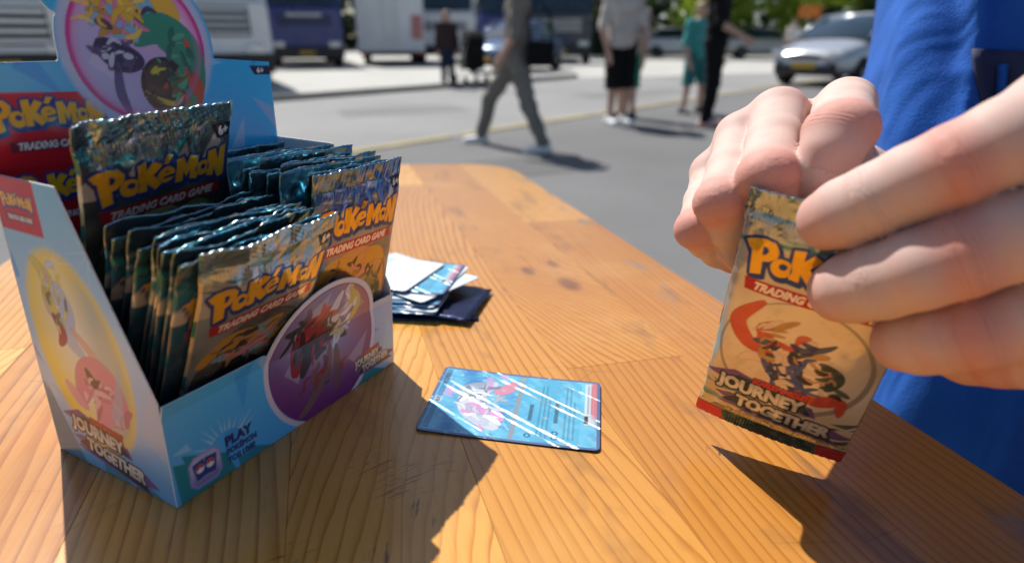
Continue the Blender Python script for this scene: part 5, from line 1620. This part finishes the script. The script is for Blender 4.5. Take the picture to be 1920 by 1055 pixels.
cards = [(-.0740, .4000, -2, 0, "lowest blue card of the pile behind the box"), (-.0700, .4060, -9, 1, "pale card second from the bottom of the pile"), (-.0760, .4040, 3, 0, "blue card third from the bottom of the pile"), (-.0690, .4130, -14, 1, "pale card in the lower half of the pile"),
         (-.0720, .4100, -4, 0, "blue card at mid height of the pile"), (-.0760, .4160, -8, 1, "pale card just above the middle of the pile"), (-.0700, .4200, -6, 0, "blue card in the upper half of the pile"),
         (-.0600, .4230, -34, 1, "card turned askew, its corner poking out right of the pile"), (-.0660, .4260, -16, 1, "pale card under the top blue card"), (-.0670, .4230, -9, 0, "bright blue card second from the top of the pile"),
         (-.0860, .4290, -19, 1, "white card on top of the pile behind the box")]
_cm = [card_mesh(.8, lambda P: card_art(P, 9), holo, .1), card_mesh(.8, pale_card, plain_card, .14)]
zz = .0062
used = [False, False]
for x, y, a_, k, lab in cards:
    x -= .018
    if not used[k]:
        o = _cm[k]; used[k] = True
    else:
        o = _cm[k].copy(); COL.objects.link(o)
    o.matrix_world = Matrix.Translation((x, y, zz)) @ Matrix.Rotation(R(a_), 4, 'Z') @ Matrix.Rotation(R(.4), 4, 'X')
    zz += .0008
    tag(o, lab, "trading card", "cards in the pile behind the box")

# ---- the pack being opened
SC = 1.03
_TL, _BL, _BR = [Vector((0, 0, CAM_H)) + (Vector(v) - Vector((0, 0, CAM_H))) * SC for v in ((.0821, .2123, .1309), (.0891, .2474, .0195), (.1441, .2173, .0135))]
_X = (_BR - _BL).normalized(); _Z = (_TL - _BL); _Z = (_Z - _X * _Z.dot(_X)).normalized(); _Y = _Z.cross(_X)
held_me = pack_mesh(STEP, 23, ARTS["gold"], .0062, -.003, .75)
MH = Matrix(((_X.x, _Y.x, _Z.x, _BL.x), (_X.y, _Y.y, _Z.y, _BL.y), (_X.z, _Y.z, _Z.z, _BL.z), (0, 0, 0, 1))) @ Matrix.Scale(SC, 4)
pack(held_me, MH, "gold foil pack held in both hands above the table edge", "pack in the hands")

# ------------------------------------------------------------------ the person opening a pack: joints of both hands (x, y, z, radius), metres
RH = {'index': [(0.1463, 0.2851, 0.1564, 0.012), (0.1322, 0.2587, 0.1545, 0.0115), (0.1184, 0.231, 0.1491, 0.0126), (0.1151, 0.2266, 0.143, 0.0104), (0.1136, 0.2269, 0.1355, 0.0101), (0.1133, 0.2306, 0.1283, 0.0087), (0.113, 0.2341, 0.1233, 0.008)],
  'middle': [(0.1159, 0.2833, 0.1516, 0.0118), (0.1049, 0.2561, 0.142, 0.0104), (0.094, 0.2287, 0.1318, 0.0109), (0.0974, 0.2317, 0.1256, 0.0095), (0.1037, 0.2388, 0.1188, 0.0094), (0.1107, 0.2448, 0.1123, 0.0082)],
  'ring': [(0.1026, 0.2875, 0.1402, 0.011), (0.0909, 0.2597, 0.1289, 0.0097), (0.0807, 0.2349, 0.12, 0.0103), (0.0873, 0.2414, 0.1089, 0.0088), (0.0948, 0.2483, 0.0989, 0.0088), (0.1028, 0.2533, 0.0895, 0.0078)],
  'pinky': [(0.0929, 0.2892, 0.1221, 0.0098), (0.0841, 0.2666, 0.1131, 0.0086), (0.0767, 0.2456, 0.1059, 0.0093), (0.0835, 0.2515, 0.0989, 0.0079), (0.0918, 0.2588, 0.0926, 0.0078), (0.1019, 0.2659, 0.0861, 0.007)],
  'thumb': [(0.1828, 0.3099, 0.1147, 0.0135), (0.1585, 0.2812, 0.1095, 0.0125), (0.1392, 0.2552, 0.1057, 0.0112), (0.1254, 0.2414, 0.1032, 0.0096), (0.118, 0.2377, 0.1047, 0.0084)]}
RH_PALM = [((0.1437, 0.2806, 0.1558, 0.0116), (0.1736, 0.3377, 0.1174, 0.0155)), ((0.1155, 0.2828, 0.1502, 0.0114), (0.1692, 0.3406, 0.1166, 0.015)), ((0.1015, 0.2861, 0.1393, 0.011), (0.1668, 0.3465, 0.1124, 0.015)), ((0.0915, 0.287, 0.122, 0.01), (0.1648, 0.3498, 0.1071, 0.014)), ((0.1532, 0.2992, 0.1427, 0.013), (0.1736, 0.3377, 0.1174, 0.016)), ((0.1266, 0.2983, 0.1404, 0.013), (0.1668, 0.3465, 0.1124, 0.016)), ((0.1707, 0.3376, 0.1173, 0.02), (0.1997, 0.3746, 0.1019, 0.021)), ((0.1828, 0.3099, 0.1147, 0.013), (0.1803, 0.3478, 0.1158, 0.016))]
RH_ARM = [(0.1842, 0.3562, 0.1098, 0.022), (0.2128, 0.3897, 0.0993, 0.025), (0.311, 0.4631, 0.0674, 0.031)]
LH = {'index': [(0.1518, 0.1785, 0.1629, 0.0128), (0.1371, 0.1769, 0.1532, 0.012), (0.1274, 0.1795, 0.146, 0.0118), (0.1197, 0.1846, 0.1396, 0.0112), (0.1128, 0.1895, 0.1327, 0.011), (0.1081, 0.1958, 0.1269, 0.0109), (0.1064, 0.2026, 0.1223, 0.0104)],
  'middle': [(0.1558, 0.1677, 0.1344, 0.0128), (0.1421, 0.1685, 0.1281, 0.0122), (0.1309, 0.1712, 0.1211, 0.0122), (0.1225, 0.1752, 0.1149, 0.0119), (0.1169, 0.1823, 0.1081, 0.0116), (0.1141, 0.191, 0.1028, 0.0114), (0.1138, 0.1979, 0.0985, 0.011)],
  'ring': [(0.1658, 0.1673, 0.1108, 0.0122), (0.1521, 0.1667, 0.1036, 0.0116), (0.1419, 0.1698, 0.0977, 0.0112), (0.1365, 0.1746, 0.0933, 0.0108), (0.1345, 0.1814, 0.0887, 0.0106), (0.1355, 0.191, 0.0832, 0.0102)],
  'pinky': [(0.1759, 0.1738, 0.0942, 0.011), (0.1653, 0.1751, 0.0892, 0.0102), (0.16, 0.1799, 0.0849, 0.0096), (0.1572, 0.1879, 0.0806, 0.009), (0.1566, 0.1953, 0.0775, 0.008)],
  'thumb': [(0.2171, 0.2178, 0.1395, 0.014), (0.2025, 0.2283, 0.1308, 0.0126), (0.1831, 0.233, 0.1205, 0.0116), (0.1592, 0.2335, 0.1106, 0.0104), (0.1446, 0.2321, 0.107, 0.009)]}
LH_PALM = [((0.1527, 0.1792, 0.1619, 0.0126), (0.2375, 0.2, 0.1351, 0.017)), ((0.1568, 0.1684, 0.1335, 0.0128), (0.2396, 0.1969, 0.1269, 0.017)), ((0.1668, 0.168, 0.1097, 0.0124), (0.246, 0.1987, 0.1174, 0.017)), ((0.1768, 0.1747, 0.0938, 0.012), (0.2505, 0.2009, 0.1091, 0.017)), ((0.1669, 0.1781, 0.1449, 0.014), (0.2341, 0.1987, 0.1316, 0.018)), ((0.17, 0.1707, 0.1198, 0.014), (0.2405, 0.1999, 0.1205, 0.018)), ((0.2171, 0.2178, 0.1395, 0.014), (0.2514, 0.2087, 0.1299, 0.018)), ((0.1676, 0.1731, 0.0923, 0.011), (0.2012, 0.1813, 0.0858, 0.016)), ((0.2012, 0.1813, 0.0858, 0.016), (0.2584, 0.2057, 0.1077, 0.019)), ((0.244, 0.2005, 0.1224, 0.024), (0.2929, 0.2143, 0.1165, 0.025))]
LH_ARM = [(0.2845, 0.2123, 0.1167, 0.025), (0.338, 0.2043, 0.104, 0.028), (0.4519, 0.1858, 0.0693, 0.034)]

# ------------------------------------------------------------------ the person: hands, arms, head as one body mesh; shirt, trousers, hair as children
def build_hand(fingers, palm, arm, ksep, kpalm, vox=.00115, smooth=2, wide=.30, thin=.80):
    pts = [p for f in fingers.values() for p in f] + [p for ab in palm for p in ab] + list(arm)
    P = np.array([p[:3] for p in pts])
    lo, hi = P.min(0) - .04, P.max(0) + .04
    hand = SDF(lo, hi, vox)
    lat = np.array(fingers['ring'][0][:3]) - np.array(fingers['index'][0][:3]); lat /= np.linalg.norm(lat)
    for f in fingers.values():
        s = SDF(lo, hi, vox)
        # two strands side by side: fingers are wider than deep and bend with a flat-topped knuckle
        for sg in (-1, 1):
            s.chain([np.array(p[:3]) + lat * sg * wide * p[3] for p in f], [p[3] * thin for p in f], .0035)
        hand.union(s, ksep)
    pal = SDF(lo, hi, vox)
    for a, b in palm:
        pal.cone(a[:3], b[:3], a[3], b[3], .010)
    for a, b in zip(arm[:-1], arm[1:]):
        pal.cone(a[:3], b[:3], a[3], b[3], .014)
    hand.union(pal, kpalm)
    V, F = hand.mesh()
    V = relax(V, F, smooth)
    # per-vertex: position along the nearest finger, crease and redness masks
    best = np.full(len(V), 1e9); sv = np.zeros(len(V)); cr = np.zeros(len(V)); red = np.zeros(len(V))
    for nm, f in fingers.items():
        A = np.array([p[:3] for p in f]); L = np.concatenate([[0], np.cumsum(np.linalg.norm(np.diff(A, axis=0), axis=1))])
        # joints: where the chain bends most, plus the one before the tip
        jn = [2, len(f) - 3] if len(f) > 5 else [2]
        d = np.full(len(V), 1e9); s = np.zeros(len(V))
        for i in range(len(A) - 1):
            ab = A[i + 1] - A[i]; t = np.clip((V - A[i]) @ ab / (ab @ ab), 0, 1)
            dd = np.linalg.norm(V - A[i] - t[:, None] * ab, axis=1) / (f[i][3])
            m = dd < d
            d = np.where(m, dd, d); s = np.where(m, L[i] + t * (L[i + 1] - L[i]), s)
        c = sum(np.exp(-((s - L[j]) / .0032) ** 2) for j in jn) * .8
        r_ = np.exp(-((s - L[2]) / .008) ** 2) * 1.1 + np.exp(-((s - L[-1]) / .009) ** 2) * .75 + .3 * np.exp(-((s - L[0]) / .008) ** 2)
        m = d < best
        best = np.where(m, d, best); sv = np.where(m, s, sv); cr = np.where(m, c, cr); red = np.where(m, r_, red)
    cr = cr * (best < 1.35); red = red * (best < 1.5)
    return V, F, sv, cr, red
parts_ = [build_hand(RH, RH_PALM, RH_ARM, .0, .0022, .0011, 1, .24, .78), build_hand(LH, LH_PALM, LH_ARM, .0008, .0060, .00115, 2, .12, .865)]
# the rest of the body, coarser: head, neck, trunk, upper arms, legs under the clothes
SHR, SHL = np.array([.338, .565, .27]), np.array([.655, .325, .27])
ELR, ELL = np.array(RH_ARM[-1][:3]), np.array(LH_ARM[-1][:3])
CEN = (SHR + SHL) / 2; SIDE = (SHL - SHR); SIDE[2] = 0; SIDE /= np.linalg.norm(SIDE)
FWD = np.array([SIDE[1], -SIDE[0], 0])
if FWD @ np.array([-1, 0, 0]) < 0: FWD = -FWD
UPV = np.array([0, 0, 1.0])
def bp(s, f, z): return np.array([CEN[0], CEN[1], 0]) + SIDE * s + FWD * f + UPV * z
bs = SDF((.05, -.05, -.62), (.85, .80, .66), .0085)
for s in (-1, 1):
    bs.cone(bp(s * .08, 0, .20), bp(s * .07, 0, -.05), .10, .095, .05).cone(bp(s * .07, 0, -.05), bp(s * .08, -.01, -.30), .095, .105, .05)
bs.cone(SHR, bp(-.05, 0, .26), .038, .07, .03).cone(SHL, bp(.05, 0, .26), .055, .07, .04)
bs.cone(SHR, ELR, .036, .034, .02).cone(SHL, ELL, .048, .036, .02)
for s in (-1, 1):
    bs.cone(bp(s * .08, -.01, -.36), bp(s * .12, .24, -.40), .080, .055, .03)
HD = bp(-.01, .03, .50)
HF = FWD * .86 - UPV * .42; HF /= np.linalg.norm(HF); HU = np.cross(SIDE, HF); HU = HU if HU[2] > 0 else -HU
bs.cone(bp(0, 0, .28), HD, .052, .05, .03)
bs.cone(HD - HF * .02 + HU * .03, HD + HF * .015 + HU * .02, .083, .080, .03)
bs.cone(HD + HF * .03 - HU * .05, HD + HF * .042 - HU * .085, .060, .042, .03)
bs.cone(HD + HF * .095 + HU * .012, HD + HF * .112 - HU * .025, .010, .015, .015)
for s in (-1, 1):
    bs.cone(HD + SIDE * s * .078 + HU * .02, HD + SIDE * s * .084 - HF * .01 - HU * .02, .014, .010, .008)
V3, F3 = bs.mesh(); V3 = relax(V3, F3, 1)
allV, allF, at = [], [], {"sv": [], "crease": [], "red": []}
off = 0
for V, F, sv, cr, red in parts_ + [(V3, F3, np.zeros(len(V3)), np.zeros(len(V3)), np.zeros(len(V3)))]:
    allV.append(V); allF.append(F + off); off += len(V)
    at["sv"].append(sv); at["crease"].append(cr); at["red"].append(red)
skin = skin_mat("skin_hands", (.60, .44, .385), .06)
_co = skin.coord()
_sv = skin.attr("sv").outputs["Fac"]; _cr = skin.attr("crease").outputs["Fac"]
_wv = skin.math('SINE', skin.math('ADD', skin.math('MULTIPLY', _sv, 2 * math.pi / .0017), skin.math('MULTIPLY', skin.noise(_co, 260, 2), 5.0)))
_fine = skin.n("ShaderNodeTexVoronoi", feature='DISTANCE_TO_EDGE'); _fine.inputs["Scale"].default_value = 900; skin.l(_co, _fine.inputs["Vector"])
_h = skin.math('ADD', skin.math('MULTIPLY', skin.math('MULTIPLY', skin.math('MULTIPLY', _wv, _cr), skin.ramp(skin.noise(_co, 130, 2), [(.36, .15), (.58, 1.0)])), 1.0), skin.math('ADD', skin.math('MULTIPLY', _fine.outputs["Distance"], .2), skin.math('MULTIPLY', skin.noise(_co, 180, 4), .3)))
skin.bump(_h, .4, .0005)
fg = empty("person", Matrix.Translation((float(CEN[0]), float(CEN[1]), -.802)), "person in a bright blue T-shirt opening a foil pack with both hands", "person")
def fg_part(name, V, F, m, smooth=True):
    o = mesh_obj(name, V - np.array([CEN[0], CEN[1], -.802]), F, m, fg, smooth)
    return o
body = fg_part("body", np.concatenate(allV), np.concatenate(allF), skin.m)
for k, v in at.items(): set_attr(body, k, np.concatenate(v))

# blue shirt: loose, hanging in folds, sleeves to the elbow
ts = NT("blue_jersey")
_c2 = ts.coord()
ts.set(Base_Color=ts.ramp(ts.noise(_c2, 9, 4), [(.3, (.010, .082, .37)), (.7, (.016, .110, .45))]), Roughness=.85)
ts.b.inputs["Sheen Weight"].default_value = .05
ts.b.inputs["Specular IOR Level"].default_value = .2
_kn = ts.n("ShaderNodeTexNoise"); _kn.inputs["Scale"].default_value = 700; ts.l(_c2, _kn.inputs["Vector"])
_fo = ts.noise(ts.vmath('MULTIPLY', _c2, (13, 13, 5)), 1.0, 2, .5, 1.5)
ts.bump(ts.math('ADD', ts.math('MULTIPLY', _kn.outputs[0], .05), _fo), .9, .016)
sh = SDF((.10, -.02, -.42), (.88, .80, .38), .0046)
for s in (-1, 1):
    sh.cone(bp(s * .085, 0, .21), bp(s * .085, .01, -.05), .116, .118, .05).cone(bp(s * .085, .01, -.05), bp(s * .085, .03, -.34), .118, .140, .05)
sh.cone(SHR, bp(-.05, 0, .26), .052, .08, .03).cone(SHL, bp(.05, 0, .26), .068, .08, .04)
sh.cone(SHR, SHR + (ELR - SHR) * .80, .050, .060, .005)
sh.cone(SHL, SHL + (ELL - SHL) * .80, .068, .080, .03)
_f1, _f2 = noise2(71, 9.0), noise2(72, 22.0)
def folds(x, y, z):
    s = (x - CEN[0]) * SIDE[0] + (y - CEN[1]) * SIDE[1]; f = (x - CEN[0]) * FWD[0] + (y - CEN[1]) * FWD[1]
    w = np.sin(s * 44 + 2.2 * np.sin(z * 9 + s * 6) + f * 18)
    ridge = sum(a_ * np.exp(-((s - s0 - .02 * np.sin(z * 14 + s0 * 40)) / w_) ** 2) for s0, w_, a_ in ((-.165, .007, .016), (-.085, .010, .013), (.01, .010, .014), (.10, .012, .014))) * (f > .02)
    return -ridge - .009 * np.sign(w) * np.abs(w) ** .6 - .004 * _f1(s + f * .6, z * .8) - .0015 * _f2(s, z + f)
sh.add(folds)
# hollow it: open hem and neck come from cutting a slightly smaller copy away
sh.cut((0, 0, -.40), (0, 0, -1))
Vs, Fs = sh.mesh(); Vs = relax(Vs, Fs, 2)
shirt = fg_part("shirt", Vs, Fs, ts.m)
# dark chest pocket with a blue cord hanging over it, laid on the shirt front
from mathutils.bvhtree import BVHTree
_bvh = BVHTree.FromPolygons([tuple(v) for v in Vs], [tuple(f) for f in Fs])
def on_shirt(s, z, lift=.0015):
    o_ = bp(s, .45, z); h_ = _bvh.ray_cast(Vector(o_), Vector(-FWD))
    p = np.array(h_[0]) if h_[0] is not None else bp(s, .12, z)
    return p + FWD * lift
S0, S1, Z0, Z1 = -.139, -.060, .06, .186
g = [[on_shirt(S0 + (S1 - S0) * i / 18 - (Z0 + (Z1 - Z0) * j / 18 - .15) * .41, Z0 + (Z1 - Z0) * j / 18) for i in range(19)] for j in range(19)]
I = np.arange(361).reshape(19, 19)
q = np.stack([I[:-1, :-1], I[:-1, 1:], I[1:, 1:], I[1:, :-1]], -1).reshape(-1, 4)
o = fg_part("chest_pocket", np.array(g).reshape(-1, 3), q, mat("navy_canvas", (.020, .027, .075), .8, vary=.2, scale=50, bump=.3), True)
md = o.modifiers.new("s", 'SOLIDIFY'); md.thickness = .0025; md.offset = 1 if False else 0
V, F = tube([on_shirt(-.1345 + .0012 * i, .177 - .006 * i, .0055) for i in range(9)], .0032, 8)
fg_part("cord", np.array([list(v) for v in V]), F, ts.m)
# trousers and hair
tr = SDF((.05, -.05, -.82), (.85, .80, -.2), .009)
for s in (-1, 1):
    tr.cone(bp(s * .08, -.01, -.36), bp(s * .12, .26, -.40), .115, .085, .05).cone(bp(s * .12, .26, -.40), bp(s * .13, .24, -.76), .085, .06, .03)
Vt, Ft = tr.mesh(); fg_part("trousers", relax(Vt, Ft, 2), Ft, navy_c)
for s in (-1, 1):
    sf = SDF((.05, -.05, -.83), (.85, .80, -.65), .007)
    sf.cone(bp(s * .13, .22, -.765), bp(s * .135, .37, -.775), .037, .027, .01); sf.cut((0, 0, -.80), (0, 0, -1))
    Vt, Ft = sf.mesh(); fg_part("shoe", relax(Vt, Ft, 1), Ft, white_shoe)
hr = SDF((.1, 0, .3), (.8, .75, .72), .006)
hr.cone(HD - HF * .03 + HU * .045, HD + HF * .01 + HU * .055, .088, .080, .03).cone(HD - HF * .05 + HU * .02, HD - HF * .06 - HU * .04, .065, .05, .03)
hr.add(lambda x, y, z: .003 * np.sin(x * 160 + z * 60) * np.sin(y * 140))
Vt, Ft = hr.mesh(); fg_part("hair", Vt, Ft, brown_hair)
# the bench the person sits on
bench_m = wood
bn = empty("bench", MT @ Matrix.Translation((float(np.dot(CEN, TN)), float(np.dot(CEN, TU)), 0)), "pine bench under the person in the blue T-shirt", "bench")
for k in range(2):
    box_obj("seat_plank", (-.06 + .125 * k, -.2, -.49), (.12, 1.9, .025), bench_m, bn, .002)
for yy in (-.9, .5):
    for xx in (-.09, .09):
        V, F = tube([(xx, yy, -.505), (xx * 1.2, yy + .05, -.80)], .014, 8); mesh_obj("leg", V, F, frame_m, bn)
